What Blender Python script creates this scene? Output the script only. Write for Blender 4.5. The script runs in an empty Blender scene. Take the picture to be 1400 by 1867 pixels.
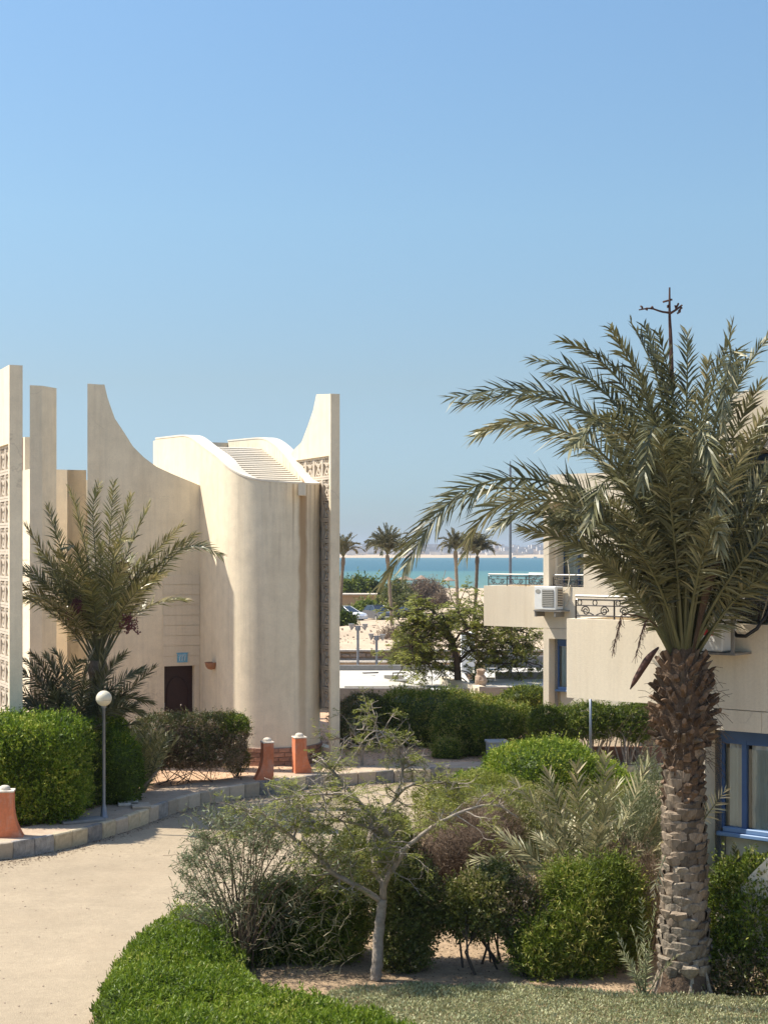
import bpy, math, random
import numpy as np
from mathutils import Vector

rng = np.random.default_rng(11)
random.seed(11)
sc = bpy.context.scene
col = sc.collection
R = math.radians

# ------------------------------------------------------------------ camera
F = 2800.0            # focal length in photo pixels
H = 6.0               # eye height over the road
HZ = 1006.0           # photo row of the horizon
cam_d = bpy.data.cameras.new("camera")
cam = bpy.data.objects.new("camera", cam_d)
col.objects.link(cam)
cam.location = (0, 0, H)
cam.rotation_euler = (R(90), 0, 0)
cam_d.sensor_fit = 'VERTICAL'
cam_d.sensor_height = 36
cam_d.lens = 36 * F / 1867
cam_d.shift_y = (HZ - 933.5) / 1867
cam_d.clip_start = 0.5
cam_d.clip_end = 20000
sc.camera = cam

# ------------------------------------------------------------------ light
SUN_AZ = -79.0        # degrees from +Y towards +X: the sun stands at the left
SUN_EL = 54.0
world = bpy.data.worlds.new("World")
sc.world = world
world.use_nodes = True
wn = world.node_tree
bg = wn.nodes["Background"]
sky = wn.nodes.new("ShaderNodeTexSky")
sky.sky_type = 'NISHITA'
sky.sun_disc = False
sky.sun_elevation = R(SUN_EL)
sky.sun_rotation = R(SUN_AZ)
sky.altitude = 0
sky.air_density = 1.0
sky.dust_density = 0.6
sky.ozone_density = 2.0
# elevation tint added: low sky dimmed all round, zenith left brighter to fill shade
geo = wn.nodes.new("ShaderNodeNewGeometry"); sepz = wn.nodes.new("ShaderNodeSeparateXYZ"); wn.links.new(geo.outputs['Incoming'], sepz.inputs[0])
neg = wn.nodes.new("ShaderNodeMath"); neg.operation = 'MULTIPLY'; neg.inputs[1].default_value = -1; wn.links.new(sepz.outputs[2], neg.inputs[0])
tr_ = wn.nodes.new("ShaderNodeValToRGB"); wn.links.new(neg.outputs[0], tr_.inputs[0])
els = tr_.color_ramp.elements
els[0].position = 0; els[0].color = (0.297, 0.380, 0.538, 1)
els[1].position = .7; els[1].color = (1, 1, 1, 1)
for p_, c_ in ((0.038, (0.326, 0.409, 0.538)), (0.109, (0.443, 0.462, 0.471)), (0.211, (0.560, 0.617, 0.592)), (0.335, (0.617, 0.703, 0.698))):
    e_ = els.new(p_); e_.color = (*c_, 1)
mul = wn.nodes.new("ShaderNodeMix"); mul.data_type = 'RGBA'; mul.blend_type = 'MULTIPLY'; mul.inputs['Factor'].default_value = 1
wn.links.new(sky.outputs[0], mul.inputs['A']); wn.links.new(tr_.outputs[0], mul.inputs['B']); wn.links.new(mul.outputs['Result'], bg.inputs[0])
bg.inputs[1].default_value = 0.15
sun_d = bpy.data.lights.new("sun", 'SUN')
sun_d.energy = 4.7
sun_d.angle = R(0.53)
sun_d.color = (1.0, 0.93, 0.82)
sun = bpy.data.objects.new("sun", sun_d)
col.objects.link(sun)
sv = Vector((math.sin(R(SUN_AZ)) * math.cos(R(SUN_EL)), math.cos(R(SUN_AZ)) * math.cos(R(SUN_EL)), math.sin(R(SUN_EL))))
sun.rotation_euler = sv.to_track_quat('Z', 'Y').to_euler()
sun.location = (-40, 0, 60)
sc.view_settings.view_transform = 'Standard'
sc.view_settings.look = 'None'
sc.view_settings.exposure = 0.75
sc.view_settings.gamma = 1.0
sc.view_settings.use_curve_mapping = False
sc.render.engine = 'CYCLES'
sc.cycles.max_bounces = 7
sc.cycles.transparent_max_bounces = 8
sc.cycles.volume_bounces = 0

# ------------------------------------------------------------------ helpers
def P(px, py, D):
    """point of the place seen at photo pixel (px, py) when it stands D metres away"""
    return np.array([(px - 700) / F * D, D, H - (py - HZ) / F * D])

def gd(py, z=0.0):
    return (H - z) * F / (py - HZ)

def nrm(v):
    v = np.asarray(v, float)
    return v / (np.linalg.norm(v, axis=-1, keepdims=True) + 1e-12)

def lf(p, s=1.0, seed=0):
    """smooth low frequency noise in -1..1"""
    r = np.random.default_rng(seed + 100)
    a = np.zeros(p.shape[:-1])
    for k in range(6):
        d = r.normal(size=3)
        a += np.sin((p @ d) * s * (1 + .5 * k) + r.uniform(0, 6.28)) / (1 + .4 * k)
    return a / 3.2

class MB:
    def __init__(s):
        s.v = []; s.n = 0; s.loops = []; s.tot = []; s.rnd = []; s.mi = []
    def add(s, verts, faces, rnd=None, mi=0):
        verts = np.asarray(verts, float).reshape(-1, 3)
        s.v.append(verts)
        s.rnd.append(np.full(len(verts), .5) if rnd is None else np.broadcast_to(np.asarray(rnd, float), (len(verts),)))
        for f in faces:
            s.loops.append(np.asarray(f, np.int64) + s.n)
            s.tot.append(np.array([len(f)]))
            s.mi.append(np.array([mi]))
        s.n += len(verts)
    def grid(s, verts, faces, rnd=None, mi=0):
        """many faces of one size at once; faces is an (M,k) array"""
        verts = np.asarray(verts, float).reshape(-1, 3)
        faces = np.asarray(faces, np.int64)
        s.v.append(verts)
        s.rnd.append(np.full(len(verts), .5) if rnd is None else np.asarray(rnd, float).reshape(-1))
        s.loops.append((faces + s.n).reshape(-1))
        s.tot.append(np.full(len(faces), faces.shape[1]))
        s.mi.append(np.full(len(faces), mi))
        s.n += len(verts)
    def box(s, x0, x1, y0, y1, z0, z1, fr=None, mi=0):
        v = np.array([(x, y, z) for z in (z0, z1) for y in (y0, y1) for x in (x0, x1)], float)
        if fr is not None: v = fr(v)
        s.add(v, [(0, 2, 3, 1), (4, 5, 7, 6), (0, 1, 5, 4), (2, 6, 7, 3), (0, 4, 6, 2), (1, 3, 7, 5)], mi=mi)
        return s
    def bbox(s, x0, x1, y0, y1, z0, z1, b=.02, fr=None, mi=0, jit=0):
        """box with chamfered edges"""
        c = np.array([(x0 + x1) / 2, (y0 + y1) / 2, (z0 + z1) / 2]); h = np.array([x1 - x0, y1 - y0, z1 - z0]) / 2
        vs = []; idx = {}
        for sx in (-1, 1):
            for sy in (-1, 1):
                for sz in (-1, 1):
                    for a in range(3):
                        q = h - b; q[a] = h[a]
                        idx[(sx, sy, sz, a)] = len(vs)
                        vs.append(c + q * np.array([sx, sy, sz]))
        fs = []
        for a in range(3):
            o = [i for i in range(3) if i != a]
            for sg in (-1, 1):
                f = []
                for p, q in ((-1, -1), (1, -1), (1, 1), (-1, 1)):
                    k = [0, 0, 0]; k[a] = sg; k[o[0]] = p; k[o[1]] = q
                    f.append(idx[(k[0], k[1], k[2], a)])
                fs.append(f)
        for a in range(3):
            o = [i for i in range(3) if i != a]
            for p in (-1, 1):
                for q in (-1, 1):
                    f = []
                    for sg, w in ((-1, o[0]), (1, o[0]), (1, o[1]), (-1, o[1])):
                        k = [0, 0, 0]; k[a] = sg; k[o[0]] = p; k[o[1]] = q
                        f.append(idx[(k[0], k[1], k[2], w)])
                    fs.append(f)
        for sx in (-1, 1):
            for sy in (-1, 1):
                for sz in (-1, 1):
                    fs.append([idx[(sx, sy, sz, a)] for a in range(3)])
        v = np.array(vs)
        if jit: v = v + rng.normal(0, jit, v.shape)
        if fr is not None: v = fr(v)
        s.add(v, fs, mi=mi)
        return s
    def prism(s, poly, off, mi=0):
        poly = np.asarray(poly, float); off = np.asarray(off, float); n = len(poly)
        v = np.concatenate([poly, poly + off])
        fs = [list(range(n))[::-1], list(range(n, 2 * n))]
        for i in range(n):
            j = (i + 1) % n
            fs.append([i, j, n + j, n + i])
        s.add(v, fs, mi=mi)
        return s
    def tube(s, pts, rad, n=6, cap=True, rnd=None, mi=0):
        pts = np.asarray(pts, float); m = len(pts)
        rad = np.broadcast_to(np.asarray(rad, float), (m,))
        T = nrm(np.gradient(pts, axis=0))
        a = np.array([0, 0, 1.]) if abs(T[0, 2]) < .9 else np.array([1., 0, 0])
        u = nrm(np.cross(T[0], a)); ang = np.linspace(0, 2 * np.pi, n, endpoint=False)
        V = []
        for i in range(m):
            u = nrm(u - T[i] * (u @ T[i])); w = np.cross(T[i], u)
            V.append(pts[i] + rad[i] * (np.cos(ang)[:, None] * u + np.sin(ang)[:, None] * w))
        V = np.concatenate(V)
        i = np.repeat(np.arange(m - 1), n); j = np.tile(np.arange(n), m - 1); k = (j + 1) % n
        f = np.stack([i * n + j, i * n + k, (i + 1) * n + k, (i + 1) * n + j], 1)
        b0 = s.n
        s.grid(V, f, rnd=None if rnd is None else np.full(len(V), rnd), mi=mi)
        if cap:
            s.loops.append(np.arange(n)[::-1] + b0); s.tot.append(np.array([n])); s.mi.append(np.array([mi]))
            s.loops.append(np.arange(n) + b0 + (m - 1) * n); s.tot.append(np.array([n])); s.mi.append(np.array([mi]))
        return s
    def lathe(s, prof, c=(0, 0, 0), n=20, mi=0):
        prof = np.asarray(prof, float); m = len(prof)
        ang = np.linspace(0, 2 * np.pi, n, endpoint=False)
        V = np.concatenate([np.stack([r * np.cos(ang), r * np.sin(ang), np.full(n, z)], 1) for r, z in prof]) + np.asarray(c)
        i = np.repeat(np.arange(m - 1), n); j = np.tile(np.arange(n), m - 1); k = (j + 1) % n
        s.grid(V, np.stack([i * n + j, i * n + k, (i + 1) * n + k, (i + 1) * n + j], 1), mi=mi)
        return s
    def mesh(s, name, mats, off=(0, 0, 0), smooth=False):
        me = bpy.data.meshes.new(name)
        V = (np.concatenate(s.v) - np.asarray(off, float)).astype(np.float32)
        L = np.concatenate(s.loops).astype(np.int32); T = np.concatenate(s.tot).astype(np.int32)
        me.vertices.add(len(V)); me.vertices.foreach_set("co", V.ravel())
        me.loops.add(len(L)); me.loops.foreach_set("vertex_index", L)
        me.polygons.add(len(T))
        st = np.concatenate([[0], np.cumsum(T)[:-1]]).astype(np.int32)
        me.polygons.foreach_set("loop_start", st); me.polygons.foreach_set("loop_total", T)
        if not isinstance(mats, (list, tuple)): mats = [mats]
        for m in mats: me.materials.append(m)
        me.polygons.foreach_set("material_index", np.concatenate(s.mi).astype(np.int32))
        me.polygons.foreach_set("use_smooth", np.full(len(T), bool(smooth)))
        at = me.attributes.new("rnd", 'FLOAT', 'POINT')
        at.data.foreach_set("value", np.concatenate(s.rnd).astype(np.float32))
        me.update(calc_edges=True); me.validate()
        return me
    def build(s, name, mats, parent=None, loc=None, local=False, smooth=False, kind=None, label=None):
        off = (0, 0, 0)
        if loc is not None: off = (0, 0, 0) if local else loc
        elif parent is not None and not local:
            p = parent; off = np.zeros(3)
            while p is not None:
                off = off + np.array(p.location); p = p.parent
        o = bpy.data.objects.new(name, s.mesh(name, mats, off, smooth))
        col.objects.link(o)
        if loc is not None: o.location = tuple(float(c) for c in loc)
        if parent is not None: o.parent = parent
        if kind: o['kind'] = kind
        if label: o['label'] = label
        return o

def thing(name, label, cat, loc=(0, 0, 0), rz=0, group=None):
    o = bpy.data.objects.new(name, None); col.objects.link(o)
    o.location = tuple(float(c) for c in loc); o.rotation_euler = (0, 0, rz)
    o.empty_display_size = .2
    o['label'] = label; o['category'] = cat
    if group: o['group'] = group
    return o

def tag(o, label, cat, group=None):
    o['label'] = label; o['category'] = cat
    if group: o['group'] = group
    return o

def copy_tree(o, parent=None):
    c = o.copy(); col.objects.link(c)
    if parent is not None: c.parent = parent
    for ch in list(o.children): copy_tree(ch, c)
    return c

def link_copy(o, parent, loc=None, rot=None, scale=None):
    c = o.copy(); col.objects.link(c); c.parent = parent
    if loc is not None: c.location = tuple(float(x) for x in loc)
    if rot is not None: c.rotation_euler = rot
    if scale is not None: c.scale = scale
    return c

# ------------------------------------------------------------------ materials
def mat(name, color, rough=.7, spec=.3, metal=0., noise=None, bump=None, streak=None, transl=0., ramp=None, coord='Object', extra=None, objrand=0., crack=0.):
    """noise=(scale, amount), bump=(scale, strength, dist), streak=(color, amount, xyscale, zscale), ramp=[(pos,col)..] over attribute rnd"""
    m = bpy.data.materials.new(name); m.use_nodes = True
    nt = m.node_tree; N = nt.nodes; L = nt.links
    b = N["Principled BSDF"]; out = N["Material Output"]
    b.inputs['Roughness'].default_value = rough
    b.inputs['Specular IOR Level'].default_value = spec
    b.inputs['Metallic'].default_value = metal
    tc = N.new("ShaderNodeTexCoord"); C = tc.outputs[coord]
    if ramp:
        at = N.new("ShaderNodeAttribute"); at.attribute_name = "rnd"
        cr = N.new("ShaderNodeValToRGB")
        el = cr.color_ramp.elements
        el[0].position = ramp[0][0]; el[0].color = (*ramp[0][1], 1)
        el[1].position = ramp[-1][0]; el[1].color = (*ramp[-1][1], 1)
        for p_, c_ in ramp[1:-1]:
            e = el.new(p_); e.color = (*c_, 1)
        L.new(at.outputs['Fac'], cr.inputs[0]); cur = cr.outputs[0]
    else:
        rgb = N.new("ShaderNodeRGB"); rgb.outputs[0].default_value = (*color, 1); cur = rgb.outputs[0]
    if noise:
        for sc_, am in (noise if isinstance(noise[0], (tuple, list)) else [noise]):
            n = N.new("ShaderNodeTexNoise"); n.inputs['Scale'].default_value = sc_; n.inputs['Detail'].default_value = 6; n.inputs['Roughness'].default_value = .6
            L.new(C, n.inputs['Vector'])
            mr = N.new("ShaderNodeMapRange"); mr.inputs[1].default_value = .3; mr.inputs[2].default_value = .7
            mr.inputs[3].default_value = 1 - am; mr.inputs[4].default_value = 1 + am
            L.new(n.outputs['Fac'], mr.inputs[0])
            mx = N.new("ShaderNodeVectorMath"); mx.operation = 'SCALE'
            L.new(cur, mx.inputs[0]); L.new(mr.outputs[0], mx.inputs['Scale']); cur = mx.outputs[0]
    if streak:
        for scol, am, sx, sz in (streak if isinstance(streak[0][0], (tuple, list)) else [streak]):
            mp = N.new("ShaderNodeMapping"); mp.inputs['Scale'].default_value = (sx, sx, sz); L.new(C, mp.inputs[0])
            n = N.new("ShaderNodeTexNoise"); n.inputs['Scale'].default_value = 1; n.inputs['Detail'].default_value = 7; n.inputs['Roughness'].default_value = .65
            L.new(mp.outputs[0], n.inputs['Vector'])
            mr = N.new("ShaderNodeMapRange"); mr.inputs[1].default_value = .5; mr.inputs[2].default_value = .78; mr.inputs[4].default_value = am
            L.new(n.outputs['Fac'], mr.inputs[0])
            mx = N.new("ShaderNodeMix"); mx.data_type = 'RGBA'; mx.inputs['B'].default_value = (*scol, 1)
            L.new(mr.outputs[0], mx.inputs['Factor']); L.new(cur, mx.inputs['A']); cur = mx.outputs['Result']
    if objrand:
        oi = N.new("ShaderNodeObjectInfo"); mr = N.new("ShaderNodeMapRange"); mr.inputs[3].default_value = 1 - objrand; mr.inputs[4].default_value = 1 + objrand
        L.new(oi.outputs['Random'], mr.inputs[0]); mx = N.new("ShaderNodeVectorMath"); mx.operation = 'SCALE'
        L.new(cur, mx.inputs[0]); L.new(mr.outputs[0], mx.inputs['Scale']); cur = mx.outputs[0]
    if crack:
        wn_ = N.new("ShaderNodeTexNoise"); wn_.inputs['Scale'].default_value = 1.7; wn_.inputs['Detail'].default_value = 5; L.new(C, wn_.inputs['Vector'])
        va = N.new("ShaderNodeVectorMath"); va.operation = 'SCALE'; va.inputs['Scale'].default_value = .9; L.new(wn_.outputs['Color'], va.inputs[0])
        vb = N.new("ShaderNodeVectorMath"); vb.operation = 'ADD'; L.new(C, vb.inputs[0]); L.new(va.outputs[0], vb.inputs[1])
        vo = N.new("ShaderNodeTexVoronoi"); vo.feature = 'DISTANCE_TO_EDGE'; vo.inputs['Scale'].default_value = .45; L.new(vb.outputs[0], vo.inputs['Vector'])
        mr = N.new("ShaderNodeMapRange"); mr.inputs[1].default_value = .0; mr.inputs[2].default_value = .007; mr.inputs[3].default_value = crack; mr.inputs[4].default_value = 0; L.new(vo.outputs[0], mr.inputs[0])
        n3 = N.new("ShaderNodeTexNoise"); n3.inputs['Scale'].default_value = .6; L.new(C, n3.inputs['Vector'])
        mm_ = N.new("ShaderNodeMapRange"); mm_.inputs[1].default_value = .5; mm_.inputs[2].default_value = .6; L.new(n3.outputs['Fac'], mm_.inputs[0])
        mu = N.new("ShaderNodeMath"); mu.operation = 'MULTIPLY'; L.new(mr.outputs[0], mu.inputs[0]); L.new(mm_.outputs[0], mu.inputs[1])
        mx = N.new("ShaderNodeMix"); mx.data_type = 'RGBA'; mx.inputs['B'].default_value = (.20, .15, .11, 1)
        L.new(mu.outputs[0], mx.inputs['Factor']); L.new(cur, mx.inputs['A']); cur = mx.outputs['Result']
    if extra: cur = extra(nt, C, cur)
    L.new(cur, b.inputs['Base Color'])
    if bump:
        prev = None
        for sc_, st, di in (bump if isinstance(bump[0], (tuple, list)) else [bump]):
            n = N.new("ShaderNodeTexNoise"); n.inputs['Scale'].default_value = sc_; n.inputs['Detail'].default_value = 5
            L.new(C, n.inputs['Vector'])
            bp = N.new("ShaderNodeBump"); bp.inputs['Strength'].default_value = st; bp.inputs['Distance'].default_value = di
            L.new(n.outputs['Fac'], bp.inputs['Height'])
            if prev: L.new(prev, bp.inputs['Normal'])
            prev = bp.outputs[0]
        L.new(prev, b.inputs['Normal'])
    if transl:
        tr = N.new("ShaderNodeBsdfTranslucent"); L.new(cur, tr.inputs[0])
        ms = N.new("ShaderNodeMixShader"); ms.inputs[0].default_value = transl
        L.new(b.outputs[0], ms.inputs[1]); L.new(tr.outputs[0], ms.inputs[2]); L.new(ms.outputs[0], out.inputs[0])
    return m

STUC = (.77, .665, .49)
DIRT = (.30, .20, .11)
m_stucco = mat("stucco", STUC, .9, .15, noise=[(.5, .07), (3.0, .07), (28, .05)], bump=[(60, .35, .01), (9, .25, .015)],
               streak=[(DIRT, .22, 2.5, .25), ((.25, .22, .19), .16, 9, .35)], crack=.25)
m_stucco2 = mat("stucco_plain", (.72, .625, .475), .9, .15, noise=[(.6, .06), (24, .05)], bump=[(70, .35, .01), (8, .15, .01)],
                streak=[((.46, .34, .21), .26, 4.5, .2), ((.36, .31, .25), .14, 13, .4)], crack=.2)
m_concrete_top = mat("whitewash", (.72, .65, .53), .9, .1, noise=[(2, .06), (30, .05)], bump=(50, .3, .01))
def spout_stain(nt, C, cur):
    N = nt.nodes; L = nt.links
    sp = N.new("ShaderNodeSeparateXYZ"); L.new(C, sp.inputs[0])
    n = N.new("ShaderNodeTexNoise"); n.inputs['Scale'].default_value = 1.3; n.inputs['Detail'].default_value = 4; L.new(C, n.inputs['Vector'])
    def M(op, a, b=None, c=None):
        x = N.new("ShaderNodeMath"); x.operation = op
        for i, q in enumerate((a, b, c)):
            if q is None: continue
            if isinstance(q, (int, float)): x.inputs[i].default_value = q
            else: L.new(q, x.inputs[i])
        return x.outputs[0]
    wob = M('MULTIPLY', M('SUBTRACT', n.outputs['Fac'], .5), .14)
    dx = M('ABSOLUTE', M('SUBTRACT', M('ADD', sp.outputs[0], wob), SPOUT_X))
    k = N.new("ShaderNodeMapRange"); k.inputs[1].default_value = .15; k.inputs[2].default_value = .045; k.interpolation_type = 'SMOOTHSTEP'
    L.new(dx, k.inputs[0])
    hz = N.new("ShaderNodeMapRange"); hz.inputs[1].default_value = 1.0; hz.inputs[2].default_value = 6.5; hz.inputs[3].default_value = .35; hz.inputs[4].default_value = .9
    L.new(sp.outputs[2], hz.inputs[0])
    f = M('MULTIPLY', k.outputs[0], hz.outputs[0])
    mx = N.new("ShaderNodeMix"); mx.data_type = 'RGBA'; mx.inputs['B'].default_value = (.36, .235, .125, 1)
    L.new(f, mx.inputs['Factor']); L.new(cur, mx.inputs['A'])
    # wider thin brown drips under the lowest part of the rim
    mp = N.new("ShaderNodeMapping"); mp.inputs['Scale'].default_value = (11, 11, .22); L.new(C, mp.inputs[0])
    n2 = N.new("ShaderNodeTexNoise"); n2.inputs['Scale'].default_value = 1; n2.inputs['Detail'].default_value = 5; L.new(mp.outputs[0], n2.inputs['Vector'])
    a = N.new("ShaderNodeMapRange"); a.inputs[1].default_value = .52; a.inputs[2].default_value = .66; L.new(n2.outputs['Fac'], a.inputs[0])
    b = N.new("ShaderNodeMapRange"); b.inputs[1].default_value = 5.2; b.inputs[2].default_value = 7.6; L.new(sp.outputs[2], b.inputs[0])
    c = N.new("ShaderNodeMapRange"); c.inputs[1].default_value = 1.3; c.inputs[2].default_value = .3; L.new(dx, c.inputs[0])
    f2 = M('MULTIPLY', M('MULTIPLY', a.outputs[0], b.outputs[0]), M('MULTIPLY', c.outputs[0], .65))
    mx2 = N.new("ShaderNodeMix"); mx2.data_type = 'RGBA'; mx2.inputs['B'].default_value = (.30, .19, .11, 1)
    L.new(f2, mx2.inputs['Factor']); L.new(mx.outputs['Result'], mx2.inputs['A'])
    return mx2.outputs['Result']
SPOUT_X = (551 - 700) / F * 41.05 + 5.0   # measured from the villa's own origin
m_stucco_tower = mat("stucco_tower", STUC, .9, .15, noise=[(.5, .07), (3.0, .07), (28, .05)], bump=[(60, .35, .01), (9, .25, .015)],
                     streak=[(DIRT, .22, 2.5, .25), ((.25, .22, .19), .2, 9, .35)], extra=spout_stain)
m_red = mat("terracotta_paint", (.60, .20, .095), .85, .2, noise=[(2, .15), (15, .1)], bump=(30, .4, .01),
            streak=((.50, .43, .36), .55, 5, 3))
m_redband = mat("red_band", (.42, .15, .09), .85, .2, noise=(3, .1))
m_brick = mat("old_brick", (.33, .18, .12), .9, .2, objrand=.25, noise=[(4, .25), (20, .15)], bump=(25, .4, .01))
m_peel = mat("peeled_plaster", (.62, .55, .45), .9, .1, noise=[(7, .25), (30, .1)], bump=(14, .5, .02))
m_road = mat("sandy_road", (.355, .285, .195), .95, .1, noise=[(.25, .09), (1.6, .08), (9, .07), (70, .2)], bump=[(50, .6, .02), (6, .4, .02)],
             streak=((.34, .26, .17), .3, .35, .35))
m_sand = mat("sand", (.56, .42, .28), .95, .1, noise=[(.15, .08), (1.5, .10), (14, .1)], bump=[(12, .6, .04), (2, .5, .08)])
m_soil = mat("garden_soil", (.34, .245, .155), .95, .1, noise=[(1.2, .18), (9, .2), (50, .15)], bump=[(14, .8, .04), (45, .5, .02)])
m_beach = mat("beach_sand", (.48, .375, .25), .95, .1, noise=[(.05, .05), (.6, .06)], bump=(1.5, .5, .1))
m_kerb = mat("kerb_stone_concrete", (.47, .385, .285), .9, .15, objrand=.2, streak=((.16, .13, .11), .6, 5, 5), noise=[(3, .2), (20, .15)], bump=[(30, .5, .01), (6, .4, .02)])
m_kerb2 = mat("kerb_stone_faded_yellow", (.56, .465, .31), .9, .15, objrand=.15, streak=((.18, .14, .11), .6, 6, 6), noise=[(5, .25), (24, .12)], bump=[(30, .5, .01), (6, .4, .02)])
m_kerb3 = mat("kerb_stone_faded_black", (.27, .25, .225), .85, .2, objrand=.3, streak=((.45, .38, .28), .7, 6, 6), noise=[(5, .35), (24, .2)], bump=[(30, .5, .01), (6, .4, .02)])
m_metal_gray = mat("galvanised_pole", (.20, .22, .25), .45, .5, .6, noise=(8, .12))
m_globe = mat("frosted_globe", (.72, .66, .50), .35, .5, noise=(4, .05), transl=.15)
m_iron = mat("wrought_iron", (.035, .03, .028), .6, .4, .3)
m_rail = mat("pale_rail", (.27, .255, .23), .4, .5, .4)
m_blue = mat("blue_frame", (.06, .12, .26), .45, .4, noise=(6, .1))
m_curtain = mat("curtain", (.80, .80, .74), .9, .1, noise=(3, .05), transl=.2)
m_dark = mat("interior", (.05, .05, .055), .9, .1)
m_door = mat("dark_door_wood", (.035, .014, .013), .5, .4, noise=(9, .2), bump=(40, .3, .004))
m_ac = mat("ac_enamel", (.72, .72, .68), .4, .4, noise=(5, .05), streak=((.5, .42, .3), .3, 9, .9))
m_acgrille = mat("ac_grille", (.33, .32, .28), .6, .3)
m_acdark = mat("ac_inside", (.03, .03, .03), .8, .2)
m_white = mat("white_paint", (.80, .79, .75), .7, .3, noise=(3, .05))
m_blk = mat("black_rubber", (.015, .015, .017), .5, .4)
m_cable = mat("pale_cable", (.55, .50, .38), .6, .3)
m_sign = mat("light_blue_enamel", (.17, .40, .55), .5, .4, noise=(14, .2))
m_redprint = mat("red_print", (.60, .05, .06), .6, .3)
m_block = mat("block_concrete", (.56, .48, .38), .9, .15, noise=[(4, .12), (30, .08)], bump=(50, .4, .01))
m_terra = mat("clay_bowl", (.33, .17, .10), .85, .2, noise=(12, .15))
m_wood = mat("weathered_wood", (.27, .21, .15), .85, .2, noise=(9, .2), bump=(30, .4, .01))
m_hutwood = mat("hut_boards", (.40, .28, .17), .85, .2, noise=(3, .2))
m_thatch = mat("thatch", (.33, .24, .18), .95, .1, noise=(6, .25), bump=(20, .8, .03))
m_stone = mat("rubble_stone", (.36, .27, .20), .9, .2, noise=[(3, .22), (16, .15)], bump=(10, .6, .03))
m_roofgray = mat("parapet_render", (.25, .24, .22), .9, .2, noise=[(1, .12), (8, .1)], bump=(20, .4, .02))
m_roofwhite = mat("white_flat_roof", (.52, .485, .42), .9, .2, noise=[(.6, .06), (6, .06)], bump=(12, .4, .02), streak=((.45, .38, .3), .25, 1.2, 1))
m_binplastic = mat("grey_plastic", (.30, .31, .32), .5, .4, noise=(8, .06))

def leafmat(name, ramp, rough=.42, spec=.45, transl=.22):
    return mat(name, (0, 0, 0), rough, spec, ramp=ramp, transl=transl)
m_hedge = leafmat("leaf_bright_green", [(0, (.045, .075, .010)), (.4, (.115, .185, .012)), (.75, (.22, .30, .020)), (1, (.40, .42, .07))], .5, .3, transl=.32)
m_cover = leafmat("leaf_ground_cover", [(0, (.05, .075, .010)), (.4, (.125, .195, .012)), (.75, (.24, .31, .025)), (1, (.48, .46, .12))], .45, .35, transl=.32)
m_olive = leafmat("leaf_olive", [(0, (.055, .06, .018)), (.5, (.12, .14, .026)), (.85, (.21, .22, .045)), (1, (.34, .29, .13))], transl=.3)
m_mid = leafmat("leaf_mid_green", [(0, (.04, .06, .012)), (.45, (.11, .155, .015)), (.8, (.22, .27, .026)), (1, (.40, .36, .10))], .48, .35, .3)
m_dryleaf = leafmat("leaf_half_dry", [(0, (.07, .08, .02)), (.3, (.11, .13, .025)), (.55, (.19, .13, .065)), (1, (.36, .26, .16))])
m_brown = leafmat("dry_twigs", [(0, (.09, .06, .04)), (.6, (.19, .135, .09)), (1, (.36, .28, .19))], .8, .15, .1)
m_silver = leafmat("leaf_silver", [(0, (.17, .19, .08)), (.5, (.38, .39, .20)), (1, (.62, .57, .34))], .5, .4)
m_tuft = leafmat("leaf_dry_grass", [(0, (.13, .14, .05)), (.5, (.27, .24, .12)), (1, (.46, .38, .23))], .6, .3)
m_acacia = leafmat("leaf_acacia", [(0, (.08, .10, .016)), (.5, (.21, .23, .035)), (1, (.38, .36, .09))], .5, .3, .35)
m_willow = leafmat("leaf_willow", [(0, (.09, .115, .045)), (.5, (.17, .20, .09)), (1, (.34, .34, .20))], .45, .4, .25)
m_palm = leafmat("leaf_date_palm", [(0, (.04, .042, .016)), (.45, (.125, .125, .055)), (.8, (.25, .24, .12)), (1, (.44, .39, .22))], .42, .45, .2)
m_palm2 = leafmat("leaf_palm_olive", [(0, (.07, .072, .02)), (.45, (.23, .22, .07)), (.8, (.40, .34, .13)), (1, (.58, .47, .27))], .38, .55, .2)
m_palm3 = leafmat("leaf_palm_dusty", [(0, (.13, .14, .06)), (.5, (.31, .29, .15)), (1, (.58, .48, .29))], .5, .4, .15)
m_palmfar = leafmat("leaf_palm_far", [(0, (.08, .08, .045)), (.5, (.15, .145, .075)), (1, (.24, .19, .11))], .5, .3, .15)
m_rachis = mat("frond_rib", (.12, .12, .055), .5, .4, noise=(5, .2))
m_bark = mat("grey_bark", (.29, .245, .195), .9, .2, noise=[(5, .2), (22, .2)], bump=[(26, .7, .02), (7, .5, .02)])
m_barkdark = mat("dark_bark", (.09, .07, .055), .9, .2, noise=(10, .25), bump=(25, .7, .02))
m_boot = mat("palm_leaf_base", (.195, .15, .105), .85, .25, objrand=.45, noise=[(9, .3), (40, .2)], bump=[(35, .7, .015)], streak=((.36, .29, .21), .5, 30, 5))
m_bootg = mat("palm_leaf_base_old", (.255, .21, .155), .9, .2, objrand=.3, noise=[(7, .3), (32, .25)], bump=[(30, .9, .02)], streak=((.13, .10, .075), .55, 24, 6))
m_bootd = mat("palm_leaf_base_dark", (.14, .09, .055), .85, .25, objrand=.5, noise=[(9, .35), (40, .25)], bump=[(35, .8, .015)])
m_trunk = mat("palm_trunk_fibre", (.11, .075, .05), .95, .15, noise=[(8, .3), (40, .25)], bump=[(30, 1, .02)])
m_dates = mat("dates", (.10, .012, .018), .4, .5, noise=(20, .3))
m_drybrown = mat("dry_spathe", (.085, .04, .028), .7, .3, noise=(12, .3), bump=(30, .4, .01))

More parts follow.
